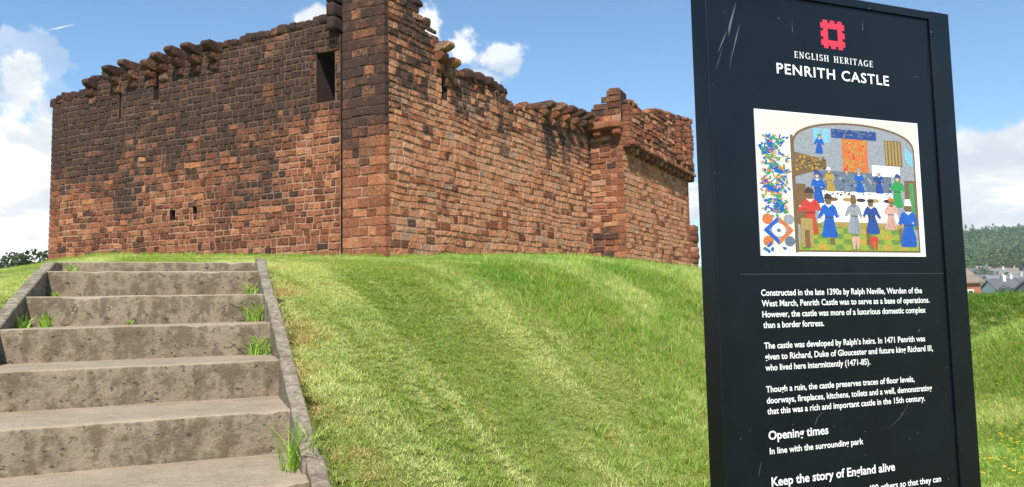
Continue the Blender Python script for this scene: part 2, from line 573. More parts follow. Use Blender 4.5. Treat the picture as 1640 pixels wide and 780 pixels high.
def ground_z(x, y):
    x = np.asarray(x, float)
    y = np.asarray(y, float)
    p = x * EX.x + y * EX.y
    q = x * AX.x + y * AX.y
    bank = Z0 - 0.055 + SLOPE * (q - Q0)
    bank = np.maximum(bank, -1.62 - 0.02 * q)
    bank = bank - 0.05 * sst(-p, 0.9, 1.3)
    bank = bank - 0.66 * sst(p, 0.5, 1.9) * (1 - sst(q, 3.0, 6.1 + 1.3 * sst(p, 1.8, 4.2)))
    plat = -0.075 + 0.0718 * q - 0.10 * np.maximum(0, x - 0.085 * y - 0.1) - 0.07 * sst(-p, 0.9, 2.0) * (1 - sst(q, 9, 16)) - 0.15 * np.maximum(0, -x - 0.55 * y)
    d = bank - plat
    k = 0.22
    castle = np.where(d < -k, bank, np.where(d > k, plat, bank - (d + k) ** 2 / (4 * k)))   # soft crest
    # the dry moat on the right and its outer bank
    moat = -1.27 + 0.03 * np.maximum(0, 6 - y)
    moat = moat + 1.27 * sst(y + 0.06 * (x - 10), 13.2, 16.4)
    outer = 0.51 * (p - 6.35)
    outer = np.where(outer > 0, outer, 0)
    outer = np.minimum(outer, 1.9)
    moat = moat + outer * (1 - sst(y, 7.8, 10.8))
    m = sst(x - (0.33 * y - 0.05), 0.0, 1.5)
    z = castle * (1 - m) + moat * m
    # beyond the castle mound the land drops to the town
    far = np.sqrt(x * x + y * y)
    z = z * (1 - sst(far, 42, 62)) + (-5.0) * sst(far, 42, 62)
    amp = 0.016 + 0.012 * sst(far, 8, 20)
    z = z + amp * vnoise(x, y, 2.3) * (1 - sst(far, 40, 60))
    return z


def gz(x, y):
    return float(ground_z(x, y))


def make_ground():
    nr, na = 170, 300
    rr = 0.25 * (3200 / 0.25) ** (np.arange(nr) / (nr - 1))
    aa = np.linspace(0, 2 * np.pi, na, endpoint=False)
    R, A = np.meshgrid(rr, aa, indexing='ij')
    X, Y = R * np.sin(A), R * np.cos(A)
    Z = ground_z(X, Y)
    # the ground stays below the treads of the steps
    p, q = X * EX.x + Y * EX.y, X * AX.x + Y * AX.y
    inside = (p > STEP_P0 - 0.10) & (p < STEP_P1 + 0.10) & (q < Q0 + GO + 0.1) & (q > -3)
    Z = np.where(inside, Z - 0.33, Z)
    V = np.stack([X, Y, Z], -1).reshape(-1, 3)
    V = np.vstack([V, [[0, 0, float(ground_z(0, 0)) - .3]]])
    fs = []
    for i in range(nr - 1):
        for j in range(na):
            j2 = (j + 1) % na
            fs.append((i * na + j, (i + 1) * na + j, (i + 1) * na + j2, i * na + j2))
    c = len(V) - 1
    for j in range(na):
        fs.append((c, j, (j + 1) % na))
    o = mesh_obj('ground', V, fs, M_GROUND, smooth=True)
    # faces must look up
    tag(o, kind='structure')


make_ground()


def hill_z(x, y):
    r = np.sqrt(x * x + y * y)
    az = np.degrees(np.arctan2(x, y))
    w = sst(az, 6, 24)
    z = -5.4 + 17 * sst(r, 140, 470) + 50 * sst(r, 430, 950) - 20 * sst(r, 1020, 1500)
    z = z + 2.0 * vnoise(x, y, 0.007) * sst(r, 400, 800)
    return -5.4 + (z + 5.4) * w


def make_hill():
    rr = np.linspace(64, 1600, 80)
    aa = np.radians(np.linspace(-5, 75, 70))
    R, A = np.meshgrid(rr, aa, indexing='ij')
    X, Y = R * np.sin(A), R * np.cos(A)
    Z = hill_z(X, Y)
    V = np.stack([X, Y, Z], -1).reshape(-1, 3)
    n = len(aa)
    fs = [(i * n + j, (i + 1) * n + j, (i + 1) * n + j + 1, i * n + j + 1) for i in range(len(rr) - 1) for j in range(n - 1)]
    tag(mesh_obj('hill', V, fs, M_HILL, smooth=True), kind='structure')


make_hill()

# ------------------------------------------------------------------ castle ruin
ZUP = Vector((0, 0, 1))


class Plane:
    """an upright wall face through two plan points; s runs from a to b, n looks at the viewer"""
    def __init__(self, a, b):
        self.a = Vector((a[0], a[1], 0))
        self.t = Vector((b[0] - a[0], b[1] - a[1], 0))
        self.L = self.t.length
        self.t.normalize()
        self.n = Vector((self.t.y, -self.t.x, 0))
        if self.n.dot(self.a) > 0: self.n = -self.n

    def hit(self, px, py):
        d = ray(px, py)
        k = self.a.dot(self.n) / d.dot(self.n)
        w = d * k
        return (w - self.a).dot(self.t), w.z

    def pt(self, s, z, out=0.0):
        v = self.a + self.t * s + self.n * out
        return Vector((v.x, v.y, z))

    def profile(self, pix):
        pr = sorted(self.hit(*q) for q in pix)
        xs = [q[0] for q in pr]
        zs = [q[1] for q in pr]
        return lambda s: float(np.interp(s, xs, zs))

    def shifted(self, out):
        pl = Plane.__new__(Plane)
        pl.a, pl.t, pl.n, pl.L = self.a + self.n * out, self.t, self.n, self.L
        return pl


def soot_noise(p, s):
    return mn.fractal(Vector(p) * s, 1.0, 2.0, 3)


def masonry(name, pl, s0, s1, zb, top, parent, seed, row=(0.21, 0.29), width=(0.25, 0.6), out=(0.0, 0.045), soot=None,
            holes=(), hole_depth=1.3, thick=1.6, mort=-0.014, cap=True, caph=(0.08, 0.16), rough=0.018, joint=0.009, edge=0.018, patch=None, zcore=0.6, quoin0=False, quoin1=False, wobble=0.035, tilt=1.0, spread=0.21):
    """a coursed wall: every stone is a raised, rounded, roughened block over a mortar bed"""
    R = random.Random(seed)
    st = MB()
    so = soot or (lambda p, s, z: 0.2)

    def in_hole(a, b, c, d):
        for (h0, h1, g0, g1) in holes:
            if a < h1 - 0.02 and b > h0 + 0.02 and c < g1 - 0.02 and d > g0 + 0.02:
                return (h0, h1, g0, g1)
        return None

    def stone(a, b, c, d):
        w, h = b - a, d - c
        if w < 0.07 or h < 0.05: return
        nu = max(3, min(7, int(w / 0.11) + 2))
        nv = 4 if h > 0.2 else 3
        e = min(edge, w * 0.22, h * 0.22)
        us = [0.0] + [e + (w - 2 * e) * i / (nu - 2) for i in range(nu - 1)] + [w]
        vs_ = [0.0] + [e + (h - 2 * e) * i / (nv - 2) for i in range(nv - 1)] + [h]
        o = R.uniform(*out)
        if R.random() < 0.05: o -= 0.03
        if R.random() < 0.3: c += R.uniform(0, 0.02); d -= R.uniform(0, 0.025); w, h = b - a, d - c; vs_ = [0.0] + [e + (h - 2 * e) * i / (nv - 2) for i in range(nv - 1)] + [h]
        tx, tz = R.uniform(-0.05, 0.05) * tilt, R.uniform(-0.06, 0.06) * tilt
        cs, cz = (a + b) / 2, (c + d) / 2
        tint = R.random()
        r2 = R.random()
        sb = so(pl.pt(cs, cz), cs, cz) + R.gauss(0, spread) + (0.35 if R.random() < 0.36 * spread else 0)
        if patch: tint, sb = patch(R, cs, cz, tint, sb)
        V, A = [], []
        ni, nj = len(us), len(vs_)
        for j in range(nj):
            for i in range(ni):
                rim = i in (0, ni - 1) or j in (0, nj - 1)
                corner = i in (0, ni - 1) and j in (0, nj - 1)
                s, z = a + us[i], c + vs_[j]
                if corner:
                    s += (e * 0.35 if i == 0 else -e * 0.35)
                    z += (e * 0.35 if j == 0 else -e * 0.35)
                wob = wobble * mn.noise(Vector((s * 0.8, cz * 1.3, seed)))
                p3 = pl.pt(s, z + wob)
                k = mn.noise_vector(p3 * 6.0)
                if rim:
                    dep = mort - 0.01
                    q = pl.pt(s + k.x * 0.010, z + wob + k.y * 0.010, dep)
                else:
                    dep = o + tx * (s - cs) + tz * (z - cz) + rough * mn.noise(p3 * 4.3) + rough * 0.8 * mn.noise(p3 * 11.0)
                    q = pl.pt(s + k.x * 0.012, z + wob + k.y * 0.012, max(dep, mort + 0.012))
                V.append(q)
                A.append((tint, max(0.0, min(1.0, sb)), r2))
        flip = pl.t.cross(ZUP).dot(pl.n) < 0
        fs = []
        for j in range(nj - 1):
            for i in range(ni - 1):
                q = (j * ni + i, j * ni + i + 1, (j + 1) * ni + i + 1, (j + 1) * ni + i)
                fs.append(q[::-1] if flip else q)
        st.add(V, fs, 0, A)

    zmax = max(top(s0 + (s1 - s0) * i / 60) for i in range(61))
    z = zb
    k = 0
    while z < zmax:
        h = R.uniform(*row)
        lo, hi = s0, s1
        for (on, at_, sg) in ((quoin0, s0, 1), (quoin1, s1, -1)):
            if not on or z + h > top(at_ + sg * 0.1) + 0.05: continue
            qw = (0.15 if k % 2 else 0.25) * R.uniform(0.9, 1.1)
            qd = (0.24 if k % 2 else 0.15) * R.uniform(0.9, 1.1)
            cq = pl.pt(at_ + sg * (qw - 0.008), z + h / 2, 0.010 - qd)
            st.rock(cq, pl.t, pl.n, ZUP, qw, qd, h / 2 - 0.006, 0.008, 0.16, 5, 0,
                    (0.2 + 0.6 * R.random(), max(0, min(1, so(cq, at_, z) + R.uniform(-0.12, 0.12))), R.random()), seed + z)
            if sg > 0: lo = at_ + 2 * qw - 0.012
            else: hi = at_ - 2 * qw + 0.012
        s = lo - R.uniform(0, 0.2) * (k % 2)
        while s < hi:
            w = R.uniform(*width)
            if R.random() < 0.12: w *= 0.6
            e = s + w
            if hi - e < width[0] * 0.6: e = hi
            a, b = max(s, lo), min(e, hi)
            t = top((a + b) / 2)
            c, d = z, z + h
            if c < t - 0.07 and b - a > 0.05:
                if d > t: d = t
                pieces = [(a, b, c, d)]
                for (h0, h1, g0, g1) in holes:
                    nxt = []
                    for (A0, B0, C0, D0) in pieces:
                        if A0 < h1 and B0 > h0 and C0 < g1 - 0.03 and D0 > g0 + 0.03:
                            if A0 < h0 - 0.06: nxt.append((A0, h0, C0, D0))
                            if B0 > h1 + 0.06: nxt.append((h1, B0, C0, D0))
                            if C0 < g0 - 0.06: nxt.append((max(A0, h0), min(B0, h1), C0, g0))
                            if D0 > g1 + 0.06: nxt.append((max(A0, h0), min(B0, h1), g1, D0))
                        else:
                            nxt.append((A0, B0, C0, D0))
                    pieces = nxt
                for (A0, B0, C0, D0) in pieces:
                    stone(A0 + joint, B0 - joint, C0 + joint, D0 - joint)
            s = e
        z += h
        k += 1
    # rubble and cap stones along the broken top
    if cap:
        s = s0 + 0.1
        while s < s1 - 0.05:
            w = R.uniform(0.18, 0.42)
            hh = R.uniform(*caph)
            t = top(s + w / 2)
            c = pl.pt(s + w / 2, t + hh * 0.35, -0.16)
            st.rock(c, pl.t, pl.n, ZUP, w / 2, 0.2, hh, 0.05, 0.75, 4, 0,
                    (R.random(), min(1, max(0, so(c, s, t) + R.uniform(-0.1, 0.3))), R.random()), seed + s)
            s += w * R.uniform(0.85, 1.25)
    # mortar bed and the thickness of the wall behind it
    core = MB()
    if quoin0: s0 += 0.05
    if quoin1: s1 -= 0.05
    br = {s0, s1}
    n = max(2, int((s1 - s0) / 0.4))
    for i in range(n + 1): br.add(s0 + (s1 - s0) * i / n)
    for h in holes: br.update((h[0], h[1]))
    br = sorted(b for b in br if s0 - 1e-6 <= b <= s1 + 1e-6)
    for a, b in zip(br[:-1], br[1:]):
        if b - a < 1e-4: continue
        ta = min(top(a), top(b), top((a + b) / 2)) - 0.09
        hs = [h for h in holes if h[0] < (a + b) / 2 < h[1]]
        segs = [(zb - zcore, ta)]
        for h in hs:
            nx = []
            for (c, d) in segs:
                if c < h[3] and d > h[2]:
                    if h[2] > c: nx.append((c, min(h[2], d)))
                    if h[3] < d: nx.append((h[3], d))
                else: nx.append((c, d))
            segs = nx
        front = pl.a + pl.n * mort
        for (c, d) in segs:
            if d - c < 0.02: continue
            nzs = max(1, int((d - c) / 0.8))
            at = []
            m_ = pl.pt((a + b) / 2, (c + d) / 2, mort - thick / 2)
            # front as a strip so the weathering can change with height
            V, fs, A = [], [], []
            for i in range(nzs + 1):
                zz = c + (d - c) * i / nzs
                for ss in (a, b):
                    V.append(pl.pt(ss, zz, mort))
                    A.append((0.4, max(0, min(1, so(pl.pt(ss, zz), ss, zz))), 0.5))
            flip = pl.t.cross(ZUP).dot(pl.n) < 0
            for i in range(nzs):
                q = (2 * i, 2 * i + 1, 2 * i + 3, 2 * i + 2)
                fs.append(q[::-1] if flip else q)
            core.add(V, fs, 0, A)
            W = [pl.pt(ss, zz, oo) for oo in (mort, mort - thick) for zz in (c, d) for ss in (a, b)]
            core.add(W, [(4, 5, 7, 6), (2, 3, 7, 6), (0, 1, 5, 4), (0, 2, 6, 4), (1, 3, 7, 5)], 1, (0.1, 1.0, 0.2))  # full crust colour on the reveals paints the shade inside openings
        for h in hs:
            W = [pl.pt(ss, zz, mort - hole_depth) for zz in (h[2], min(h[3], ta)) for ss in (a, b)]
            core.add(W, [(0, 1, 3, 2)], 1, (0.1, 1.0, 0.2))  # back of the opening, darkened in colour to read as deep shade
    wall = st.build(name, M_STONE, parent, smooth=False)
    core.build('wall_core', [M_MORTAR, M_STONE], wall)
    return wall


# plan points of the visible faces
C_ = P(545, 408, 20.2)
L_ = P(77, 415, 25.1)
left_pl = Plane((C_.x, C_.y), (L_.x, L_.y))
castle = empty('castle_ruin', (C_.x, C_.y, gz(C_.x, C_.y)), 'roofless red sandstone castle ruin with blackened wall tops on the grass mound', 'castle')


def soot_left(p, s, z):
    h = (z - 1.6) / 6.4
    v = 0.05 + 0.80 * float(sst(h + 0.32 * soot_noise(p, 0.35), 0.24, 0.64))
    v += 0.36 * soot_noise(p, 0.8) + 0.17
    if s < 2.6: v -= 0.08
    return v


def soot_pier(p, s, z):
    h = (z - 1.5) / 7.0
    return 0.08 + 0.74 * float(sst(h + 0.10 * soot_noise(p, 0.6), 0.26, 0.42)) + 0.20 * soot_noise(p, 1.3)


def soot_right(p, s, z):
    h = (z - 1.5) / 6.0
    streak = mn.noise(Vector((s * 1.3, z * 0.13, 3.3))) + 0.5 * mn.noise(Vector((s * 3.1, z * 0.2, 8.3)))
    v = -0.10 + 0.72 * float(sst(h + 0.22 * streak + 0.12 * soot_noise(p, 0.5), 0.46, 0.84)) + 0.75 * max(0, streak - 0.05) * float(sst(h, 0.25, 0.7))
    v += 0.22 * soot_noise(p, 1.1)
    if s < 1.5: v -= 0.06
    if z < 2.4: v += 0.14
    return v


def soot_wing(p, s, z):
    v = -0.12 + 0.25 * soot_noise(p, 0.9)
    if z > 6.1: v += 0.30
    return v


# --- left curtain wall
left_top = left_pl.profile([(548, 29), (520, 33), (500, 37), (470, 45), (450, 49), (430, 56), (400, 62), (380, 69), (345, 75), (330, 78), (232, 101), (228, 108), (196, 113),
                            (180, 118), (146, 130), (142, 148), (124, 152), (104, 156), (90, 160), (84, 168), (79, 180), (76, 190)])


def rect(pl, x0, y0, x1, y1):
    a, b = pl.hit(x0, (y0 + y1) / 2)[0], pl.hit(x1, (y0 + y1) / 2)[0]
    xm = (x0 + x1) / 2
    return (min(a, b), max(a, b), pl.hit(xm, y1)[1], pl.hit(xm, y0)[1])


holes_l = [rect(left_pl, 506, 82, 536, 163), rect(left_pl, 190, 135, 194, 190), rect(left_pl, 245, 106, 255, 160),
           rect(left_pl, 271, 336, 280, 353), rect(left_pl, 308, 331, 315, 343)]


blocked = rect(left_pl, 340, 302, 371, 403)


def patch_left(R, s, z, tint, sb):
    if blocked[0] < s < blocked[1] and z < blocked[3]:
        return 0.08 + 0.12 * R.random(), 0.40 + 0.2 * R.random()
    return tint * 0.84, sb


wl = masonry('curtain_wall', left_pl, 0.0, left_pl.L, gz(C_.x, C_.y) - 0.15, left_top, castle, 3, row=(0.165, 0.245), width=(0.15, 0.42), out=(0.0, 0.018), quoin1=True,
             soot=soot_left, holes=holes_l, patch=patch_left)

# --- corner buttress, proud of the left wall
PIER_OUT = 0.42
pier_pl0 = left_pl.shifted(PIER_OUT)
sa, _ = pier_pl0.hit(549, 300)
sb_, _ = pier_pl0.hit(617, 300)
a3, b3 = pier_pl0.pt(sb_, 0), pier_pl0.pt(sa, 0)
pier_pl = Plane((a3.x, a3.y), (b3.x, b3.y))
pier = masonry('corner_buttress', pier_pl, 0.0, pier_pl.L, gz(a3.x, a3.y) - 0.2, lambda s: 9.3, castle, 11, row=(0.235, 0.30), width=(0.26, 0.72), out=(0.0, 0.02),
               soot=soot_pier, thick=1.25, rough=0.012, quoin0=True, quoin1=True, spread=0.12, patch=lambda R, s, z, t, sb: (0.25 + 0.55 * t, sb))
# stub standing out beside the buttress top, its shadowed side painted black
mb = MB()
s_, z_ = left_pl.hit(541, 0)
for i in range(5):
    zz = left_pl.hit(543, 42 - i * 22)[1]
    mb.rock(left_pl.pt(0.10, zz, 0.10), left_pl.t, left_pl.n, ZUP, 0.12, 0.24, 0.19, 0.02, 0.25, 4, 0, (0.2, 1.0, 0.4), i)
mb.build('broken_stub', M_STONE, castle, True)

# --- right curtain wall
B_ = P(624, 407, 19.25)
E_ = P(947, 415, 29.6)
right_pl = Plane((B_.x, B_.y), (E_.x, E_.y))
right_top = right_pl.profile([(618, -90), (640, -60), (655, -25), (664, -6), (670, 6), (679, 14), (681, 36), (692, 44), (695, 56), (699, 70), (708, 84), (713, 104), (720, 116),
                              (735, 120), (760, 126), (790, 138), (812, 150), (817, 168), (821, 186), (824, 176), (835, 172), (860, 174), (905, 178), (930, 190), (950, 196), (965, 200)])
holes_r = [rect(right_pl, 708, 118, 717, 160)]


def patch_right(R, s, z, tint, sb):
    if R.random() < 0.72: tint = 0.76 + 0.2 * R.random()
    if R.random() < 0.04: tint = 1.0
    return tint, sb


wr = masonry('curtain_wall', right_pl, 0.0, right_pl.L + 0.3, gz(B_.x, B_.y) - 0.2, right_top, castle, 23, row=(0.16, 0.25), width=(0.17, 0.52), edge=0.022, mort=-0.024, wobble=0.06, tilt=0.3, spread=0.16,
             out=(-0.02, 0.022), soot=soot_right, holes=holes_r, rough=0.03, hole_depth=0.5, patch=patch_right)

# --- the step out at the far end (a shallow turret) and the wing beyond it
J0 = right_pl.pt(right_pl.hit(950, 400)[0], 0)
dirj = -left_pl.t
# find the outer corner: along dirj until it projects to px 1002


def to_px(v):
    d = Vector(v)
    return 820 + F * d.dot(RT) / d.dot(fw), 390 - F * d.dot(UP) / d.dot(fw)


k = 0.0
while to_px(Vector((J0.x, J0.y, 2)) + dirj * k)[0] < 1003: k += 0.01
J1 = J0 + dirj * k
jog_pl = Plane((J0.x, J0.y), (J1.x, J1.y))
zl = jog_pl.hit(975, 208)[1]           # underside of the ledge
jog_top = lambda s: zl


def soot_turret(p, s, z):
    h = (z - 1.7) / 5.0
    return 0.10 + 0.35 * float(sst(h, 0.55, 0.95)) + 0.25 * soot_noise(p, 1.1) + (0.35 if z < 2.9 else 0)


turret = masonry('turret', jog_pl, 0.0, jog_pl.L, gz(J1.x, J1.y) - 0.25, jog_top, castle, 37, row=(0.2, 0.28), width=(0.3, 0.7), soot=soot_turret, cap=False, thick=2.2, quoin1=(jog_pl.n.dot(jog_pl.n) > 0))
mb = MB()
ledge_z = jog_pl.hit(975, 203)[1]
mb.rock(jog_pl.pt(jog_pl.L / 2 - 0.02, ledge_z, 0.12), jog_pl.t, jog_pl.n, ZUP, jog_pl.L / 2 + 0.06, 0.36, 0.15, 0.04, 0.25, 8, 0, (0.4, 0.25, 0.4), 5)
mb.build('ledge', M_STONE, turret, True)
for f in (0.28, 0.86):
    mb = MB()
    mb.rock(jog_pl.pt(jog_pl.L * f, ledge_z - 0.27, 0.12), jog_pl.t, jog_pl.n, ZUP, 0.17, 0.28, 0.14, 0.03, 0.7, 4, 0, (0.5, 0.3, 0.4), f)
    mb.build('corbel', M_STONE, turret, True)
up_pl = jog_pl.shifted(0.22)
up_top = up_pl.profile([(944, 172), (952, 168), (956, 166), (958, 158), (965, 154), (967, 141), (985, 139), (998, 138), (1003, 139), (1006, 152)])
s_a = up_pl.hit(950, 180)[0]
masonry('turret_top', up_pl, max(0, s_a), jog_pl.L + 0.02, ledge_z + 0.13, up_top, castle, 41, row=(0.24, 0.34), width=(0.3, 0.7), soot=lambda p, s, z: 0.58 + 0.2 * soot_noise(p, 1.5),
        zcore=0.0, cap=False, thick=0.9)

# wing
k = 0.0
wd = Vector((0.497, 0.868, 0))
while to_px(Vector((J1.x, J1.y, 2)) + wd * k)[0] < 1107 and k < 40: k += 0.02
W1 = J1 + wd * k
wing_pl = Plane((J1.x, J1.y), (W1.x, W1.y))
zc0 = wing_pl.hit(1012, 243)[1]
zc1 = wing_pl.hit(1106, 290)[1]
wing_z = lambda s: zc0 + (zc1 - zc0) * s / wing_pl.L
wing = masonry('wing_wall', wing_pl, 0.0, wing_pl.L, gz(J1.x, J1.y) - 0.2, wing_z, castle, 53, row=(0.17, 0.26), width=(0.2, 0.6), out=(-0.02, 0.03), spread=0.15, tilt=0.5, patch=patch_right, soot=soot_wing, rough=0.028, cap=False, quoin1=True)
par_pl = wing_pl.shifted(0.30)
par_top = par_pl.profile([(1000, 158), (1010, 163), (1018, 168), (1024, 179), (1030, 182), (1042, 179), (1056, 178), (1066, 181), (1075, 184), (1082, 190), (1094, 190), (1104, 194), (1112, 199)])
zp = min(zc0, zc1) + 0.12
par = masonry('parapet', par_pl, 0.0, wing_pl.L, zp, par_top, castle, 59, row=(0.14, 0.26), width=(0.2, 0.55), out=(-0.03, 0.08), rough=0.05,
              soot=lambda p, s, z: 0.34 + 0.3 * soot_noise(p, 1.2), thick=1.6, caph=(0.06, 0.14), zcore=0.0, quoin0=True, mort=-0.035)
# three shallow upright ribs on the parapet
for px in (1084, 1100):
    s = par_pl.hit(px, 230)[0]
    mb = MB()
    zt = par_top(s) - 0.1
    z = zp + 0.5
    i = 0
    while z < zt:
        mb.rock(par_pl.pt(s, z, 0.08), par_pl.t, par_pl.n, ZUP, 0.2, 0.12, 0.14, 0.02, 0.3, 4, 0, (0.6, 0.45, 0.4), i + s)
        z += 0.27
        i += 1
    mb.build('rib', M_STONE, par, True)
# corbel table under the parapet
R = random.Random(8)
ncor = 15
for i in range(ncor):
    s = 0.25 + (wing_pl.L - 0.4) * i / (ncor - 1)
    mb = MB()
    mb.rock(wing_pl.pt(s, wing_z(s) - 0.02, 0.14), wing_pl.t, wing_pl.n, ZUP, 0.12, 0.2, 0.15, 0.03, 0.6, 3, 0, (R.random(), 0.55, 0.3), i)
    mb.build('corbel', M_STONE, wing, True)
mb = MB()
for i in range(18):
    s = wing_pl.L * (i + 0.5) / 18
    mb.rock(wing_pl.pt(s, wing_z(s) + 0.17, 0.20), wing_pl.t, wing_pl.n, ZUP, wing_pl.L / 36 + 0.01, 0.22, 0.08, 0.02, 0.25, 4, 0, (R.random(), 0.45, 0.3), i)
mb.build('string_course', M_STONE, wing, True)
# the low broken end beyond the wing
low = wing_pl.pt(wing_pl.L, 0)
mb = MB()
zlo = wing_pl.hit(1112, 362)[1]
z = gz(low.x, low.y) - 0.1
while z < zlo:
    mb.rock(wing_pl.pt(wing_pl.L + 0.35, z, -0.3 + R.uniform(-.05, .05)), wing_pl.t, wing_pl.n, ZUP, 0.45, 0.5, 0.16, 0.04, 0.4, 4, 0, (R.random(), 0.5, 0.4), z)
    z += 0.27
mb.build('broken_stub', M_STONE, castle, True)

# --- big corbels on the left wall
R = random.Random(5)


def bracket(mb, c, pl, w, h, L, back, attr, seed, n=9):
    """a cut bracket stone: flat top, rounded nose, underside sweeping back to the wall"""
    prof = [(-back, h), (L * 0.55, h * 1.02)]
    for i in range(n + 1):
        a = math.pi / 2 * (1 - i / n)
        prof.append((L - h * 0.75 + h * 0.75 * math.cos(a), h * 0.15 + h * 0.85 * math.sin(a)))
    for i in range(1, n + 1):
        a = math.pi / 2 * i / n
        prof.append((L - (L * 0.72) * (1 - math.cos(a)) , h * 0.15 - h * 1.15 * math.sin(a)))
    prof += [(-back, -h)]
    cols = [-1.0, -0.86, -0.4, 0.4, 0.86, 1.0]
    V, fs = [], []
    k = len(prof)
    for j, f in enumerate(cols):
        sh = 0.93 if abs(f) == 1.0 else 1.0
        for (o, z) in prof:
            p = c + pl.t * (f * w) + pl.n * (o * (sh if o > 0 else 1)) + ZUP * (z * sh)
            p = p + mn.noise_vector(p * 4.0 + Vector((seed, 0, 0))) * 0.022 + mn.noise_vector(p * 13.0) * 0.008
            V.append(p)
    for j in range(len(cols) - 1):
        for i in range(k):
            i2 = (i + 1) % k
            fs.append((j * k + i, j * k + i2, (j + 1) * k + i2, (j + 1) * k + i))
    fs.append(tuple(range(k - 1, -1, -1)))
    fs.append(tuple(range((len(cols) - 1) * k, len(cols) * k)))
    mb.add(V, fs, 0, attr)


def big_corbel(parent, pl, s, z, length, w=0.145, h=0.125, lower=True, upper=True, sootv=0.75, seed=0, drop=0.27):
    mb = MB()
    L = length * R.uniform(0.88, 1.1)
    s += R.uniform(-0.04, 0.04)
    if upper:
        bracket(mb, pl.pt(s, z, 0), pl, w * R.uniform(0.92, 1.1), h * R.uniform(0.9, 1.1), L, 0.34, (R.random(), sootv + R.uniform(-.15, .1), R.random()), seed)
    if lower:
        bracket(mb, pl.pt(s + 0.02, z - drop, 0), pl, w * 0.97, h * 0.98, L * 0.55, 0.1, (R.random(), sootv + R.uniform(-.25, .05), R.random()), seed + 9)
        bracket(mb, pl.pt(s + 0.03, z - 2 * drop + 0.01, 0), pl, w * 0.95, h * 0.98, L * 0.2, 0.1, (R.random(), sootv - 0.1, R.random()), seed + 19)
    return mb.build('corbel', M_STONE, parent, False)


for i, (px, py, up) in enumerate([(152, 138, False), (190, 117, True), (216, 109, True), (244, 108, False), (266, 96, True), (292, 88, True), (320, 83, True), (347, 78, True)]):
    s, z = left_pl.hit(px, py)
    big_corbel(wl, left_pl, s, z + (0.0 if up else 0.05), 0.56 if up else 0.36, upper=True, h=0.135, seed=i * 3.3)
for i, (px, py, ln) in enumerate([(700, 77, 0.5), (716, 103, 0.45)]):
    s, z = right_pl.hit(px, py)
    big_corbel(wr, right_pl, s, z, ln, w=0.17, h=0.14, seed=40 + i * 3.3, sootv=0.55)
for i, (px, py) in enumerate([(868, 170), (886, 174), (902, 178), (917, 183), (930, 188), (942, 194)]):
    s, z = right_pl.hit(px, py)
    big_corbel(wr, right_pl, s, z, 0.58, w=0.16, h=0.13, seed=60 + i * 3.3, sootv=0.65, drop=0.27)
# loose cap stones on the right wall
for i, (px, py) in enumerate([(750, 120), (767, 125), (783, 131)]):
    s, z = right_pl.hit(px, py)
    mb = MB()
    mb.rock(right_pl.pt(s, z, -0.1), right_pl.t, right_pl.n, ZUP, 0.2, 0.25, 0.17, 0.04, 0.9, 5, 0, (0.3, 0.8, 0.3), i)
    mb.build('cap_stone', M_STONE, wr, True)


# ------------------------------------------------------------------ the steps
stairs = empty('stone_steps', (*XY((STEP_P0 + STEP_P1) / 2, 0.5), gz(*XY(-0.3, 0.5))), 'worn flight of stained concrete steps climbing the grass bank', 'steps')


def weather_block(mb, p0, p1, q0, q1, z0, z1, seed, du=0.03, amp=0.003, nose=0.010):
    """a step: front and tread as fine grids with a chipped, rounded nosing"""
    n = int((p1 - p0) / du)
    prof = [(q0, z0)]
    m = max(3, int((z1 - z0) / 0.03))
    for i in range(1, m): prof.append((q0, z0 + (z1 - nose - z0) * i / m))
    prof += [(q0, z1 - nose), (q0 + nose * 0.35, z1 - nose * 0.3), (q0 + nose, z1)]
    t = max(3, int((q1 - q0) / 0.05))
    for i in range(1, t + 1): prof.append((q0 + nose + (q1 - q0 - nose) * i / t, z1))
    V, fs = [], []
    for i in range(n + 1):
        p = p0 + (p1 - p0) * i / n
        for j, (q, z) in enumerate(prof):
            v = Vector((p, q, z))
            w = mn.noise_vector(v * 9 + Vector((seed, 0, 0))) * amp + mn.noise_vector(v * 2.2 + Vector((seed, 5, 0))) * amp * 1.3
            chip = 0.0
            if abs(q - q0) < nose * 1.2 and z > z1 - nose * 1.5:
                c = mn.noise(Vector((p * 7, seed * 3.1, 0)))
                chip = max(0, c - 0.25) * 0.04
            x, y = XY(p, q + w.y + chip * 0.7)
            V.append((x, y, z + w.z * 0.7 - chip * 0.6))
    L = len(prof)
    for i in range(n):
        for j in range(L - 1):
            fs.append((i * L + j, (i + 1) * L + j, (i + 1) * L + j + 1, i * L + j + 1))
    mb.add(V, fs)
    # closed ends and underside
    for i in (0, n):
        e = [V[i * L + j] for j in range(L)]
        xb = XY(p0 if i == 0 else p1, q1)
        e.append((xb[0], xb[1], z0))
        mb.add(e, [tuple(range(len(e)))])


for i in range(-1, 11):
    q = Q0 - GO * i
    z = Z0 - RISE * i
    if i == -1: z -= 0.075
    mb = MB()
    weather_block(mb, STEP_P0 - 0.02, STEP_P1 + 0.02, q, q + GO + (0.03 if i > -1 else -0.25), z - RISE - 0.03, z, i + 0.5)
    mb.build('step', M_CONC, stairs, True)


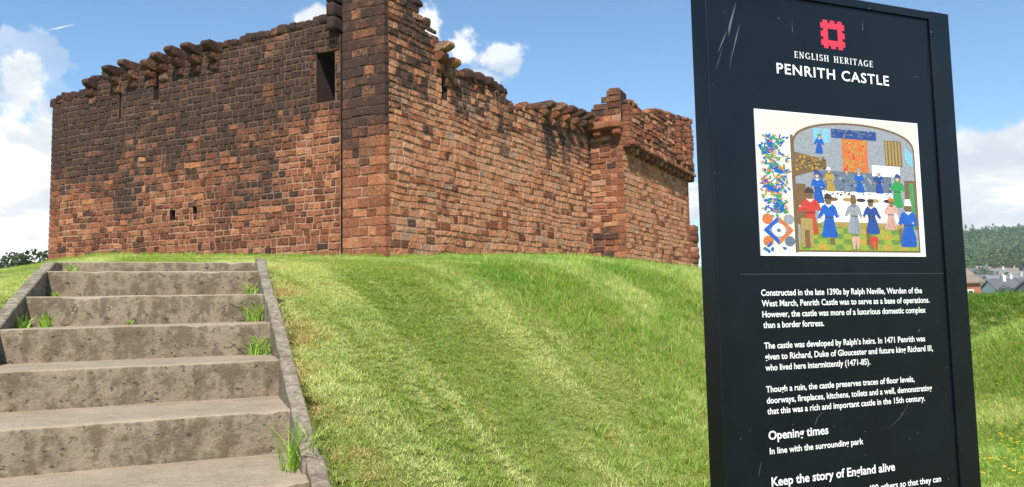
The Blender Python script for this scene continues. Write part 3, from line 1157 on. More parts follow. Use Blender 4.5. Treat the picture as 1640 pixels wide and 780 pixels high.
def kerb(p0, p1, qa, qb, lift, seed):
    """a row of thin edging stones following the slope"""
    RR = random.Random(seed)
    q = qa
    while q < qb - 0.05:
        e = min(qb, q + RR.uniform(0.85, 1.0))
        dp, dz = RR.uniform(-0.006, 0.006), RR.uniform(-0.008, 0.008)
        n = 24
        V, fs = [], []
        c = 0.006
        for i in range(n + 1):
            qq = q + 0.003 + (e - q - 0.006) * i / n
            zt = Z0 + SLOPE * (qq - Q0) + lift + dz
            if qq > Q0 + 0.25: zt -= (qq - Q0 - 0.25) * 0.25
            for (p, z) in [(p0, zt - 0.5), (p0, zt - c), (p0 + c, zt), ((p0 + p1) / 2, zt + 0.001), (p1 - c, zt), (p1, zt - c), (p1, zt - 0.5)]:
                w = mn.noise_vector(Vector((p * 20, qq * 22, z * 20 + seed))) * 0.0035
                x, y = XY(p + dp + w.x, qq)
                V.append((x, y, z + w.z))
        L = 7
        for i in range(n):
            for j in range(L - 1):
                fs.append((i * L + j, i * L + j + 1, (i + 1) * L + j + 1, (i + 1) * L + j)[::-1])
        fs.append(tuple(range(L)))
        fs.append(tuple(range(n * L + L - 1, n * L - 1, -1)))
        mb = MB()
        mb.add(V, fs)
        mb.build('kerb_stone', M_KERB, stairs, False)
        q = e


KERB_LIFT = 0.03
kerb(STEP_P1, STEP_P1 + 0.062, -0.8, Q0 + 0.52, KERB_LIFT, 1.0)
kerb(STEP_P0 - 0.065, STEP_P0, -0.8, Q0 + 0.50, KERB_LIFT - 0.03, 7.0)


# ------------------------------------------------------------------ grass
def tuft_mesh(name, seed, nb, radius, h, width, lean, seg=3, mat=None):
    R = np.random.default_rng(seed)
    V, fs, A = [], [], []
    for b in range(nb):
        a, rr = R.uniform(0, 2 * math.pi), radius * math.sqrt(R.uniform(0, 1))
        bx, by = rr * math.cos(a), rr * math.sin(a)
        la = R.uniform(0, 2 * math.pi)
        ln = lean * R.uniform(0.3, 1.2)
        hh = h * R.uniform(0.55, 1.15)
        w = width * R.uniform(0.7, 1.2)
        fa = la + math.pi / 2 + R.uniform(-0.6, 0.6)
        t = R.uniform(0, 1)
        o = len(V)
        for i in range(seg + 1):
            f = i / seg
            cx, cy = bx + math.cos(la) * ln * hh * f * f, by + math.sin(la) * ln * hh * f * f
            cz = hh * (f - 0.34 * min(1.4, ln) * f * f) - 0.006
            ww = w * (1 - f ** 1.6) / 2
            if i < seg:
                V += [(cx - math.cos(fa) * ww, cy - math.sin(fa) * ww, cz), (cx + math.cos(fa) * ww, cy + math.sin(fa) * ww, cz)]
                A += [(t, f, 0.5)] * 2
            else:
                V.append((cx, cy, cz))
                A.append((t, 1.0, 0.5))
        for i in range(seg - 1):
            fs.append((o + 2 * i, o + 2 * i + 1, o + 2 * i + 3, o + 2 * i + 2))
        fs.append((o + 2 * (seg - 1), o + 2 * (seg - 1) + 1, o + 2 * seg))
    me = bpy.data.meshes.new(name)
    me.from_pydata(V, [], fs)
    me.materials.append(mat or M_BLADE)
    at = me.attributes.new('tint', 'FLOAT_COLOR', 'POINT')
    a = np.concatenate([np.asarray(A, dtype=np.float32), np.ones((len(A), 1), dtype=np.float32)], axis=1)
    at.data.foreach_set('color', a.ravel())
    me.polygons.foreach_set('use_smooth', np.ones(len(me.polygons), dtype=bool))
    me.update()
    return me


def scatter(name, pts, rots, scl, meshes):
    col = bpy.data.collections.new(name + '_tufts')
    for i, me in enumerate(meshes):
        col.objects.link(bpy.data.objects.new('%s_tuft' % name, me))
    me = bpy.data.meshes.new(name)
    me.vertices.add(len(pts))
    me.vertices.foreach_set('co', np.asarray(pts, dtype=np.float32).ravel())
    a = me.attributes.new('rot', 'FLOAT_VECTOR', 'POINT')
    a.data.foreach_set('vector', np.asarray(rots, dtype=np.float32).ravel())
    a = me.attributes.new('scl', 'FLOAT_VECTOR', 'POINT')
    a.data.foreach_set('vector', np.asarray(scl, dtype=np.float32).ravel())
    me.update()
    o = bpy.data.objects.new(name, me)
    link(o)
    ng = bpy.data.node_groups.new(name, 'GeometryNodeTree')
    ng.interface.new_socket('Geometry', in_out='INPUT', socket_type='NodeSocketGeometry')
    ng.interface.new_socket('Geometry', in_out='OUTPUT', socket_type='NodeSocketGeometry')
    nodes, links = ng.nodes, ng.links
    gi, go = nodes.new('NodeGroupInput'), nodes.new('NodeGroupOutput')
    ci = nodes.new('GeometryNodeCollectionInfo')
    ci.inputs['Collection'].default_value = col
    ci.inputs['Separate Children'].default_value = True
    ci.inputs['Reset Children'].default_value = True
    ip = nodes.new('GeometryNodeInstanceOnPoints')
    ip.inputs['Pick Instance'].default_value = True
    ra = nodes.new('GeometryNodeInputNamedAttribute')
    ra.data_type = 'FLOAT_VECTOR'
    ra.inputs['Name'].default_value = 'rot'
    sa_ = nodes.new('GeometryNodeInputNamedAttribute')
    sa_.data_type = 'FLOAT_VECTOR'
    sa_.inputs['Name'].default_value = 'scl'
    links.new(gi.outputs[0], ip.inputs['Points'])
    links.new(ci.outputs[0], ip.inputs['Instance'])
    links.new(ra.outputs[0], ip.inputs['Rotation'])
    links.new(sa_.outputs[0], ip.inputs['Scale'])
    links.new(ip.outputs[0], go.inputs[0])
    md = o.modifiers.new('scatter', 'NODES')
    md.node_group = ng
    return o


def cast_block(x, y):
    """True where the castle stands"""
    a = (x - C_.x) * left_pl.n.x + (y - C_.y) * left_pl.n.y
    b = (x - B_.x) * right_pl.n.x + (y - B_.y) * right_pl.n.y
    c = (x - J1.x) * wing_pl.n.x + (y - J1.y) * wing_pl.n.y
    pr = (a < 0.02) & ((b < 0.02) | ((c < 0.05) & ((x - J0.x) * jog_pl.n.x + (y - J0.y) * jog_pl.n.y < 0.05)))
    return pr


def make_grass():
    rng = np.random.default_rng(4)
    meshes = [tuft_mesh('lawn_tuft', 100 + i, 18, 0.038, 0.040, 0.0036, 1.5) for i in range(10)]
    N1 = 150000
    # headings a little wider than the frame, range weighted to the near bank
    az = rng.uniform(-0.80, 0.80, N1)
    r = 1.5 + (9.5 - 1.5) * np.sqrt(rng.uniform(0, 1, N1))
    N2 = 60000
    az2 = rng.uniform(-0.80, 0.80, N2)
    r2 = 7 + (40 - 7) * rng.uniform(0, 1, N2) ** 1.3
    az, r = np.concatenate([az, az2]), np.concatenate([r, r2])
    x, y = r * np.sin(az), r * np.cos(az)
    p, q = x * EX.x + y * EX.y, x * AX.x + y * AX.y
    keep = ~((p > STEP_P0 - 0.125) & (p < STEP_P1 + 0.10) & (q < Q0 + GO + 0.28))
    keep &= ~cast_block(x, y)
    keep &= ~((x > 0.35 * y + 0.1) & (r > 22))
    x, y, p, q, r = x[keep], y[keep], p[keep], q[keep], r[keep]
    z = ground_z(x, y)
    n = len(x)
    long_ = sst(p + 0.5 * vnoise(x, y, 1.6), 1.9, 3.0) * sst(q, 3.0, 4.5) * (1 - sst(r, 9, 14))
    long_ = np.maximum(long_, 0.45 * sst(x - 0.5 * y, 0.2, 1.0))
    sc = rng.uniform(0.65, 1.1, n) * (1 + 0.06 * np.maximum(0, r - 6).clip(0, 14))
    h = sc * (0.75 + 0.25 * vnoise(x, y, 3.7) + 1.5 * long_) * np.where(r > 12, 0.75, 1)
    near_kerb = np.abs(p - (STEP_P1 + 0.14)) < 0.07
    h = np.where(near_kerb, h * rng.uniform(0.5, 1.6, n), h)
    # tufts lean down the bank and with the mower
    rots = np.stack([rng.normal(0.0, 0.14, n), rng.normal(0.0, 0.14, n), rng.uniform(0, 6.283, n)], -1)
    scl = np.stack([sc, sc, h], -1)
    o = scatter('grass', np.stack([x, y, z], -1), rots, scl, meshes)
    tag(o, 'short mown grass with yellowed mower strips covering the castle bank', 'grass', kind='stuff')
    # uncut fringe along the foot of the walls
    F_ = []
    for pl_, nn in ((left_pl, 1500), (pier_pl, 160), (right_pl, 1500), (jog_pl, 160), (wing_pl, 900)):
        for _ in range(nn):
            v = pl_.pt(rng.uniform(0, pl_.L), 0, 0.03 + abs(rng.normal(0, 0.14)))
            F_.append((v.x, v.y))
    F_ = np.array(F_)
    fm = [tuft_mesh('fringe_tuft', 500 + i, 14, 0.07, 0.17, 0.008, 0.9, 3, M_WEED) for i in range(6)]
    n = len(F_)
    sc = rng.uniform(0.5, 1.1, n)
    o = scatter('wall_foot_grass', np.stack([F_[:, 0], F_[:, 1], ground_z(F_[:, 0], F_[:, 1])], -1),
                np.stack([rng.normal(0, 0.15, n), rng.normal(0, 0.15, n), rng.uniform(0, 6.283, n)], -1), np.stack([sc, sc, sc * rng.uniform(0.4, 1.2, n)], -1), fm)
    tag(o, 'uncut grass fringe along the foot of the castle walls', 'grass', kind='stuff')
    # rough uncut grass on the far bank of the moat
    K = 9000
    x, y = rng.uniform(7.0, 15.0, K), rng.uniform(12.6, 18.2, K)
    ok = (x > 0.5 * y) & (x < 0.85 * y)
    x, y = x[ok], y[ok]
    n = len(x)
    rm = [tuft_mesh('rough_tuft', 900 + i, 16, 0.10, 0.17, 0.012, 0.8, 3, M_ROUGH) for i in range(6)]
    sc = rng.uniform(0.7, 1.2, n)
    o = scatter('rough_grass', np.stack([x, y, ground_z(x, y) - 0.03], -1), np.stack([rng.normal(0, 0.15, n), rng.normal(0, 0.15, n), rng.uniform(0, 6.283, n)], -1),
                np.stack([sc, sc, sc * rng.uniform(0.5, 0.9, n)], -1), rm)
    tag(o, 'rough darker grass covering the far bank of the moat', 'grass', kind='stuff')
    # buttercups on the outer bank
    fl = []
    for _ in range(170):
        xx, yy = rng.normal(0.645, 0.025), rng.uniform(4.8, 8.5)
        fl.append((xx * yy, yy))
    fl = np.array(fl)
    mbf = MB()
    for (xx, yy) in fl:
        zz = gz(xx, yy) + rng.uniform(0.09, 0.15)
        c = Vector((xx, yy, zz))
        a0 = rng.uniform(0, 6)
        for k in range(5):
            a, b_ = a0 + k * 1.257, a0 + k * 1.257 + 0.9
            mbf.add([c, c + Vector((math.cos(a) * .013, math.sin(a) * .013, .005)), c + Vector((math.cos(b_) * .013, math.sin(b_) * .013, .005))], [(0, 1, 2)], 0)
        mbf.add([c, c + Vector((.0015, 0, 0)), c + Vector((.004, .003, -.15)), c + Vector((.002, .003, -.15))], [(0, 1, 2, 3)], 1)
    tag(mbf.build('buttercup_flowers', [plain('buttercup_petal', (0.75, 0.50, 0.02), 0.5, 0.1, 30), M_WEED]), 'scattered yellow buttercups in the grass right of the sign', 'flowers', kind='stuff')
    # longer, greener grass on the right of the bank
    meshes = [tuft_mesh('meadow_tuft', 300 + i, 12, 0.05, 0.15, 0.0055, 1.1, 4, M_WEED) for i in range(8)]
    M = 26000
    az = rng.uniform(-0.1, 0.78, M)
    r = 2.5 + 11 * rng.uniform(0, 1, M) ** 0.8
    x, y = r * np.sin(az), r * np.cos(az)
    p, q = x * EX.x + y * EX.y, x * AX.x + y * AX.y
    dens = sst(p + 0.55 * vnoise(x, y, 1.6), 1.9, 3.2) * sst(q, 2.6, 4.4)
    dens = np.maximum(dens, 0.25 * sst(x - 0.5 * y, 0.2, 1.0))
    keep = (rng.uniform(0, 1, M) < dens) & ~cast_block(x, y)
    x, y, r = x[keep], y[keep], r[keep]
    n = len(x)
    sc = rng.uniform(0.5, 1.0, n)
    rots = np.stack([rng.normal(0.05, 0.2, n), rng.normal(0.0, 0.2, n), rng.uniform(0, 6.283, n)], -1)
    o = scatter('meadow_grass', np.stack([x, y, ground_z(x, y)], -1), rots, np.stack([sc, sc, sc * rng.uniform(0.6, 1.1, n)], -1), meshes)
    tag(o, 'longer unmown bright green grass on the right of the bank', 'grass', kind='stuff')


make_grass()


# ------------------------------------------------------------------ weeds on the steps
def weed(px, py, Y, h, nb, label, lean=0.8, width=0.006, seed=0, broad=False, cat='weed'):
    c = P(px, py, Y)
    me = tuft_mesh('weed', 700 + seed, nb, h * 0.22, h, width, lean, 4, M_WEED)
    o = bpy.data.objects.new('weed' if not broad else 'leafy_weed', me)
    o.location = c
    link(o)
    tag(o, label, cat, 'weeds rooted in the joints of the steps')
    return o


def step_pt(i, p, dq=0.02):
    """foot of riser i-1 on tread i"""
    x, y = XY(p, Q0 - GO * i + GO - dq)
    return Vector((x, y, Z0 - RISE * i))


def step_weed(i, p, h, nb, label, lean, width, seed, dq=0.03):
    me = tuft_mesh('weed', 700 + seed, nb, h * 0.3, h, width, lean, 4, M_WEED)
    o = bpy.data.objects.new('weed', me)
    o.location = step_pt(i, p, dq)
    link(o)
    tag(o, label, 'weed', 'weeds rooted in the joints of the steps')


step_weed(5, STEP_P1 - 0.005, 0.22, 70, 'tall grass tuft at the lower right end of the steps, nearest the camera', 0.75, 0.008, 1, 0.36)
step_weed(3, STEP_P1 - 0.06, 0.19, 60, 'spreading grass tuft against the right kerb, third step corner from the bottom', 1.3, 0.007, 2, 0.05)
step_weed(2, STEP_P1 - 0.05, 0.21, 56, 'broad grass tuft against the right kerb, halfway up the flight', 1.2, 0.008, 3, 0.05)
step_weed(1, STEP_P1 - 0.05, 0.13, 36, 'small grass tuft against the right kerb, near the top of the flight', 1.0, 0.007, 4, 0.05)
step_weed(2, -0.42, 0.045, 30, 'tiny weed growing alone in the middle of a tread', 1.2, 0.010, 5, 0.03)
step_weed(2, STEP_P0 + 0.10, 0.12, 22, 'upright leafy weed at the left kerb on the same tread as the lone weed', 0.5, 0.020, 6, 0.06)
step_weed(2, STEP_P0 + 0.03, 0.10, 18, 'low dark weed squeezed between left kerb and upright leafy weed', 0.8, 0.012, 7, 0.22)
step_weed(1, STEP_P0 + 0.06, 0.06, 24, 'small round weed at the left kerb two steps below the top', 1.1, 0.016, 8, 0.05)
step_weed(0, STEP_P0 + 0.07, 0.09, 34, 'bushy weed at the left kerb on the top tread', 0.9, 0.018, 9, 0.08)


# ------------------------------------------------------------------ leaves, trees, hedge
def leaf_cloud(mb, centers, size, rng, mat=0):
    c = np.asarray(centers, dtype=float).reshape(-1, 3)
    n = len(c)
    if n == 0: return
    u = rng.normal(0, 1, (n, 3))
    u /= np.linalg.norm(u, axis=1)[:, None]
    w = rng.normal(0, 1, (n, 3))
    v = np.cross(u, w)
    v /= np.linalg.norm(v, axis=1)[:, None]
    s = (size * rng.uniform(0.6, 1.4, n))[:, None]
    V = np.stack([c - u * s, c + v * s * 0.55, c + u * s, c - v * s * 0.55], 1).reshape(-1, 3)
    mb.add(V.tolist(), [(4 * i, 4 * i + 1, 4 * i + 2, 4 * i + 3) for i in range(n)], mat)


def tree(name, base, h, lobes, nleaf, size, label, seed, mat=None):
    rng = np.random.default_rng(seed)
    t = empty(name, base, label, 'tree')
    mb = MB()
    base = Vector(base)
    top = base + Vector((0, 0, h * 0.8))
    mb.tube([base - Vector((0, 0, 0.2)), base + Vector((0.05, 0, h * 0.3)), base + Vector((0, 0.05, h * 0.55)), top], [h * 0.035, h * 0.026, h * 0.018, h * 0.006])
    for (lx, ly, lz, lr) in lobes:
        c = base + Vector((lx, ly, lz))
        mb.tube([base + Vector((0, 0, h * 0.35)), (base + Vector((0, 0, h * 0.35))).lerp(c, 0.6) + Vector((0, 0, 0.1)), c], [h * 0.014, h * 0.009, h * 0.004], 6)
    mb.build('trunk', M_BARK, t, True)
    mb = MB()
    tot = sum(l[3] ** 2 for l in lobes)
    for (lx, ly, lz, lr) in lobes:
        n = int(nleaf * lr * lr / tot)
        d = rng.normal(0, 1, (n, 3))
        d /= np.linalg.norm(d, axis=1)[:, None]
        rr = lr * (0.55 + 0.5 * rng.uniform(0, 1, n) ** 0.6)
        # clumping
        k = np.array([mn.noise(Vector(q) * 2.3 + Vector((seed, lx, lz))) for q in d])
        rr = rr * (1 + 0.35 * k)
        pts = d * rr[:, None] * np.array([1, 1, 0.85]) + np.array([lx, ly, lz]) + np.array(base)
        leaf_cloud(mb, pts[k > -0.32], size, rng)
    mb.build('crown', mat or M_LEAF, t)
    return t


for (px, ytop, Y, w, lab, sd) in [(54, 397, 46, 1.3, 'small leafy tree at the foot of the left wall end, the taller of two', 1), (24, 403, 52, 1.3, 'low wind-bent tree on the far left behind the grass crest', 2)]:
    b = P(px, 430, Y)
    zt = P(px, ytop, Y).z
    zb = max(-3.0, gz(b.x, b.y))
    hh = zt - zb
    lb = [(0, 0, hh - 0.75 * w, w * 0.75), (w * 0.55, 0.2, hh - 1.1 * w, w * 0.6), (-w * 0.6, 0, hh - 1.15 * w, w * 0.6), (0.1, -0.3, hh - 1.7 * w, w * 0.9)]
    tree('tree', (b.x, b.y, zb), hh, lb, 2600, 0.13, lab, sd)


# ------------------------------------------------------------------ town and woods in the distance
def hz(x, y):
    r = math.hypot(x, y)
    return max(float(hill_z(np.array(x), np.array(y))), -5.4) if r > 66 else -5.0


M_ROOFS = [roof_material('brown_tile', (0.20, 0.155, 0.12)), roof_material('slate', (0.10, 0.10, 0.115)), roof_material('grey_tile', (0.17, 0.165, 0.165))]
M_WALLS = [plain('cream_render', (0.55, 0.50, 0.42), 0.85), plain('white_render', (0.68, 0.66, 0.62), 0.85), plain('grey_stone', (0.26, 0.24, 0.22), 0.9), plain('buff_render', (0.42, 0.34, 0.26), 0.9), plain('slate_hung', (0.075, 0.075, 0.085), 0.8)]
M_FRAME = plain('white_frame', (0.75, 0.75, 0.74), 0.5, 0.03)
M_GLASS = plain('dark_glass', (0.03, 0.035, 0.04), 0.12, 0.1, 1.0, 0.6)


def house(cx, cy, zb, w, d, hw, hr, rot, wall_m, roof_m, label, name='house', group=None, gable=True, wins=2, chim=True, storeys=2, hip=0.0):
    h = empty(name, (cx, cy, zb), label, 'house', group)
    ax = Vector((math.cos(rot), math.sin(rot), 0))
    ay = Vector((-math.sin(rot), math.cos(rot), 0))
    o = Vector((cx, cy, zb))
    mb = MB()
    mb.hexa(o + ZUP * (hw / 2 - 0.5), ax, ay, ZUP, w / 2, d / 2, hw / 2 + 0.5)
    # gable ends
    for s in ((-1, 1) if hip == 0 else ()):
        e = o + ax * (s * (w / 2)) + ZUP * hw
        mb.add([e - ay * d / 2, e + ay * d / 2, e + ZUP * (hr - 0.12), e - ax * (s * 0.2) - ay * d / 2, e - ax * (s * 0.2) + ay * d / 2, e - ax * (s * 0.2) + ZUP * (hr - 0.12)],
               [(0, 1, 2), (5, 4, 3), (0, 2, 5, 3), (1, 4, 5, 2)])
    mb.build('wall', wall_m, h)
    mb = MB()
    ov = 0.35
    e = hw - 0.12
    rd = o + ZUP * (hw + hr)
    for s in (-1, 1):
        A = [o + ax * k * (w / 2 + ov) + ay * s * (d / 2 + ov) + ZUP * e for k in (-1, 1)]
        B = [rd + ax * k * (w / 2 + ov - hip) for k in (-1, 1)]
        th = ZUP * 0.16
        V = A + B + [q + th for q in A] + [q + th for q in B]
        mb.add(V, [(4, 5, 7, 6), (0, 1, 3, 2), (0, 1, 5, 4), (0, 2, 6, 4), (1, 3, 7, 5)])
    if hip:
        for k in (-1, 1):
            E = [o + ax * k * (w / 2 + ov) + ay * s * (d / 2 + ov) + ZUP * (e + 0.16) for s in (-1, 1)]
            mb.add(E + [rd + ax * k * (w / 2 + ov - hip) + ZUP * 0.16], [(0, 1, 2)])
            mb.add([E[0], E[1], E[0] - ZUP * 0.16, E[1] - ZUP * 0.16], [(0, 1, 3, 2)])
    rf = mb.build('roof', roof_m, h)
    if chim:
        mb = MB()
        mb.hexa(rd + ax * (w * 0.36) + ZUP * 0.25, ax, ay, ZUP, 0.32, 0.42, 0.75)
        mb.hexa(rd + ax * (w * 0.36) + ZUP * 1.05, ax, ay, ZUP, 0.38, 0.48, 0.06)
        for s in (-1, 1):
            mb.tube([rd + ax * (w * 0.36) + ay * (s * 0.18) + ZUP * 1.1, rd + ax * (w * 0.36) + ay * (s * 0.18) + ZUP * 1.4], [0.1, 0.09], 8)
        mb.build('chimney', wall_m, rf)
    for st in range(storeys):
        for k in range(wins):
            f = -w / 2 + w * (k + 0.5) / wins
            z = hw * (st + 0.55) / storeys
            c = o + ax * f - ay * (d / 2) + ZUP * z
            ww, wh = 0.55, 0.62
            mb = MB()
            for s in (-1, 1):
                mb.hexa(c + ax * (s * ww) - ay * 0.03, ax, ay, ZUP, 0.06, 0.06, wh + 0.06)
                mb.hexa(c + ZUP * (s * wh) - ay * 0.03, ax, ay, ZUP, ww - 0.062, 0.055, 0.06)
            mb.hexa(c - ay * 0.03, ax, ay, ZUP, 0.035, 0.05, wh - 0.062)
            wn = mb.build('window', M_FRAME, h)
            mb = MB()
            mb.hexa(c - ay * 0.012, ax, ay, ZUP, ww - 0.05, 0.02, wh - 0.05)
            mb.build('pane', M_GLASS, wn)
    return h


# brick house beside the sign
c = P(1569.5, 452, 85)
zr = P(1556, 421, 88).z
house(c.x - 4.4, c.y + 3.0, -5.0, 8.6, 6.6, c.z + 5.0, zr - c.z, rad(-3), M_BRICK, M_ROOFS[0], 'red brick house with brown hipped roof just right of the sign', wins=3, chim=False, storeys=2, hip=1.0)
# dark gable at the right edge
c = P(1641, 475, 105)
za = P(1641, 450, 105).z
house(c.x + 2.7, c.y + 4.0, -5.0, 8.0, 4.0, c.z + 5.0, za - c.z, rad(58), M_WALLS[4], M_ROOFS[1], 'dark grey gabled house at the right edge of the picture, above the hedge', wins=1, chim=False, storeys=1)

R = random.Random(77)
spots = [  # px, py of the eaves, distance, width, wall, roof, label
    (1586, 463, 190, 8, 2, 1, 'long dark slate-roofed house directly behind the brick house'),
    (1607, 461, 205, 7.5, 1, 1, 'white house with slate roof between the brick house and the dark gable'),
    (1612, 453, 262, 15, 0, 2, 'wide grey-roofed house with cream walls in the middle of the town'),
    (1585, 451, 270, 10, 2, 1, 'dark roofed house above the long slate roof'),
    (1598, 470, 150, 4, 1, 1, 'small white-walled house low behind the hedge'),
    (1632, 444, 330, 13, 0, 2, 'cream house with pale grey roof at the right edge, mid distance'),
    (1574, 434, 400, 11, 1, 2, 'pale grey-roofed house at the far left of the row below the wood'),
    (1588, 432, 425, 11, 2, 0, 'brown-roofed stone house below the wood, second from the left'),
    (1602, 431, 430, 12, 1, 2, 'white house with grey roof below the wood'),
    (1618, 430, 440, 13, 0, 0, 'cream house with brown roof below the wood'),
    (1633, 433, 415, 12, 0, 1, 'cream house with dark roof below the wood, near the right edge'),
    (1596, 440, 350, 8, 1, 2, 'small white gabled house above the middle of the town'),
    (1612, 438, 365, 10, 3, 0, 'buff house with brown roof just under the row below the wood'),
    (1650, 436, 400, 12, 1, 1, 'white house with dark roof below the wood, farthest right'),
    (1652, 458, 230, 11, 3, 1, 'buff house with slate roof beyond the dark gable'),
    (1556, 438, 380, 11, 0, 1, 'cream house with dark roof half hidden behind the sign'),
]
for (px, py, Y, w, wm, rm, lab) in spots:
    c = P(px, py, Y)
    zb = hz(c.x, c.y)
    hw = max(3.2, c.z - zb)
    if c.z - zb < 3.2: zb = c.z - 3.2
    house(c.x, c.y, zb, w * R.uniform(0.9, 1.05), 6.5, hw, 2.5, rad(R.uniform(-30, 25)), M_WALLS[wm], M_ROOFS[rm], lab, group='houses of the town below the wood', wins=max(2, int(w / 3.2)))

# single trees between the houses
for i, (px, py, Y, r, lab) in enumerate([(1574, 444, 300, 4.5, 'round dark tree among the roofs behind the brick house'),
                                         (1611, 447, 300, 2.6, 'small tree in front of the buff house in the town'),
                                         (1612, 472, 120, 1.6, 'low bush tree beside the dark gable, just above the hedge'),
                                         (1636, 428, 450, 6.5, 'broad tree under the wood at the right edge'),
                                         (1590, 446, 310, 3.0, 'small dark tree left of the small white gabled house')]):
    c = P(px, py, Y)
    zb = min(hz(c.x, c.y), c.z - r)
    hh = c.z + r - zb
    lb = [(0, 0, hh - r * 0.8, r * 0.8), (r * 0.6, 0.2, hh - r * 1.2, r * 0.65), (-r * 0.6, 0, hh - r * 1.15, r * 0.7), (0, -r * 0.4, hh - r * 1.4, r * 0.7)]
    tree('tree', (c.x, c.y, zb), hh, lb, 2400, r * 0.07, lab, 20 + i, M_WOOD_LEAF)


def make_woods():
    rng = np.random.default_rng(12)
    mb = MB()
    n = 3600
    az = np.radians(rng.uniform(14, 52, n))
    r = rng.uniform(455, 1000, n)
    for a, d in zip(az, r):
        x, y = d * math.sin(a), d * math.cos(a)
        z = float(hill_z(np.array(x), np.array(y)))
        s = rng.uniform(4.0, 8.0)
        h = s * rng.uniform(1.25, 1.7)
        con = rng.uniform() < (0.05 if d < 780 else 0.3)
        k = 90
        u = rng.normal(0, 1, (k, 3))
        u /= np.linalg.norm(u, axis=1)[:, None]
        u[:, 2] = np.abs(u[:, 2]) * 1.15 - 0.3
        rr = rng.uniform(0.7, 1.05, k)
        if con:
            f = rng.uniform(0, 1, k)
            t = rng.uniform(0, 6.28, k)
            wd_ = s * 0.55 * (1 - f) + 0.3
            pts = np.stack([x + wd_ * np.cos(t), y + wd_ * np.sin(t), z + 1 + h * 1.15 * f], -1)
        else:
            pts = np.stack([x, y, z + h * 0.55], -1) + u * rr[:, None] * np.array([s * 0.8, s * 0.8, h * 0.5])
        leaf_cloud(mb, pts, s * 0.11, rng)
    o = mb.build('woods', M_WOOD_LEAF)
    tag(o, 'dense mixed wood covering the hill behind the town', 'woods', kind='stuff')


make_woods()

# ------------------------------------------------------------------ the information sign
SIGN_W, SIGN_T = 0.95, 0.07
SANG = rad(21)
es = Vector((math.cos(SANG), math.sin(SANG), 0))
c0 = P(1147, 430, 2.04)
sp0 = Vector((c0.x, c0.y, 0))
sp1 = sp0 + es * SIGN_W
sign_pl = Plane((sp0.x, sp0.y), (sp1.x, sp1.y))
ns = sign_pl.n
zt_s = sign_pl.hit(1512, 22)[1]
zb_s = min(gz(sp0.x, sp0.y), gz(sp1.x, sp1.y)) - 0.25
sign = empty('information_sign', (*(sp0 + es * SIGN_W / 2)[:2], gz(*(sp0 + es * SIGN_W / 2)[:2])), 'tall black information sign with a picture and white lettering, in front of the bank', 'sign')
sl = sign_pl.hit(1185, 430)[0]
sr = sign_pl.hit(1516, 430)[0]
REC = -0.008


def slab(mb, s0, s1, z0, z1, o0, o1, bev=0.0, mat=0):
    c = sign_pl.pt((s0 + s1) / 2, (z0 + z1) / 2, (o0 + o1) / 2)
    if bev <= 0:
        mb.hexa(c, sign_pl.t, sign_pl.n, ZUP, (s1 - s0) / 2, abs(o1 - o0) / 2, (z1 - z0) / 2, mat)
        return
    hx, hy = (s1 - s0) / 2, abs(o1 - o0) / 2
    prof = []
    for (sx, sy) in ((1, 1), (-1, 1), (-1, -1), (1, -1)):
        for k in range(4):
            a = math.atan2(sy, sx) + (k - 1.5) * rad(30) * (1)
            prof.append((sx * (hx - bev) + bev * math.cos(a), sy * (hy - bev) + bev * math.sin(a)))
    V = [c + sign_pl.t * a + sign_pl.n * b + ZUP * (k * (z1 - z0) / 2) for k in (-1, 1) for (a, b) in prof]
    n = len(prof)
    fs = [(i, (i + 1) % n, n + (i + 1) % n, n + i) for i in range(n)] + [tuple(range(n - 1, -1, -1)), tuple(range(n, 2 * n))]
    mb.add(V, fs, mat)


mb = MB(); slab(mb, 0, sl, zb_s, zt_s, -SIGN_T, 0, 0.004); mb.build('post', M_SIGN, sign)
mb = MB(); slab(mb, sr, SIGN_W, zb_s, zt_s, -SIGN_T, 0, 0.004); mb.build('post', M_SIGN, sign)
zrail = sign_pl.hit(1487, 30)[1]
mb = MB(); slab(mb, sl + 0.001, sr - 0.001, zrail, zt_s - 0.001, -SIGN_T + 0.002, -0.001); mb.build('top_rail', M_SIGN, sign)
zdiv = sign_pl.hit(1350, 438.5)[1]
inset = sign_pl.hit(1191, 430)[0]
mb = MB(); slab(mb, sl + 0.001, sr - 0.001, zdiv + 0.0015, zrail - 0.001, -SIGN_T + 0.015, REC); up_panel = mb.build('upper_panel', M_SIGN, sign)
zlow = zb_s + 0.45
mb = MB(); slab(mb, sl + 0.001, sr - 0.001, zlow, zdiv - 0.0015, -SIGN_T + 0.015, REC); lo_panel = mb.build('lower_panel', M_SIGN, sign)
mb = MB(); slab(mb, sl + 0.006, sr - 0.006, zdiv - 0.0014, zdiv + 0.0014, -0.02, REC + 0.0012)
mb.build('divider_strip', plain('worn_strip', (0.035, 0.04, 0.045), 0.35), sign)


# writing: outline font converted to flat meshes, fitted between two points of the panel
def text_mesh(body, weight=0.0, space=1.0):
    cu = bpy.data.curves.new('lettering', 'FONT')
    cu.body = body
    cu.size = 1.0
    cu.resolution_u = 3
    cu.offset = weight
    cu.space_character = space
    ob = bpy.data.objects.new('lettering_source', cu)
    link(ob)
    dg = bpy.context.evaluated_depsgraph_get()
    me = bpy.data.meshes.new_from_object(ob.evaluated_get(dg))
    bpy.data.objects.remove(ob)
    bpy.data.curves.remove(cu)
    co = np.zeros(len(me.vertices) * 3)
    me.vertices.foreach_get('co', co)
    co = co.reshape(-1, 3)
    fs = [tuple(p.vertices) for p in me.polygons]
    bpy.data.meshes.remove(me)
    return co, fs


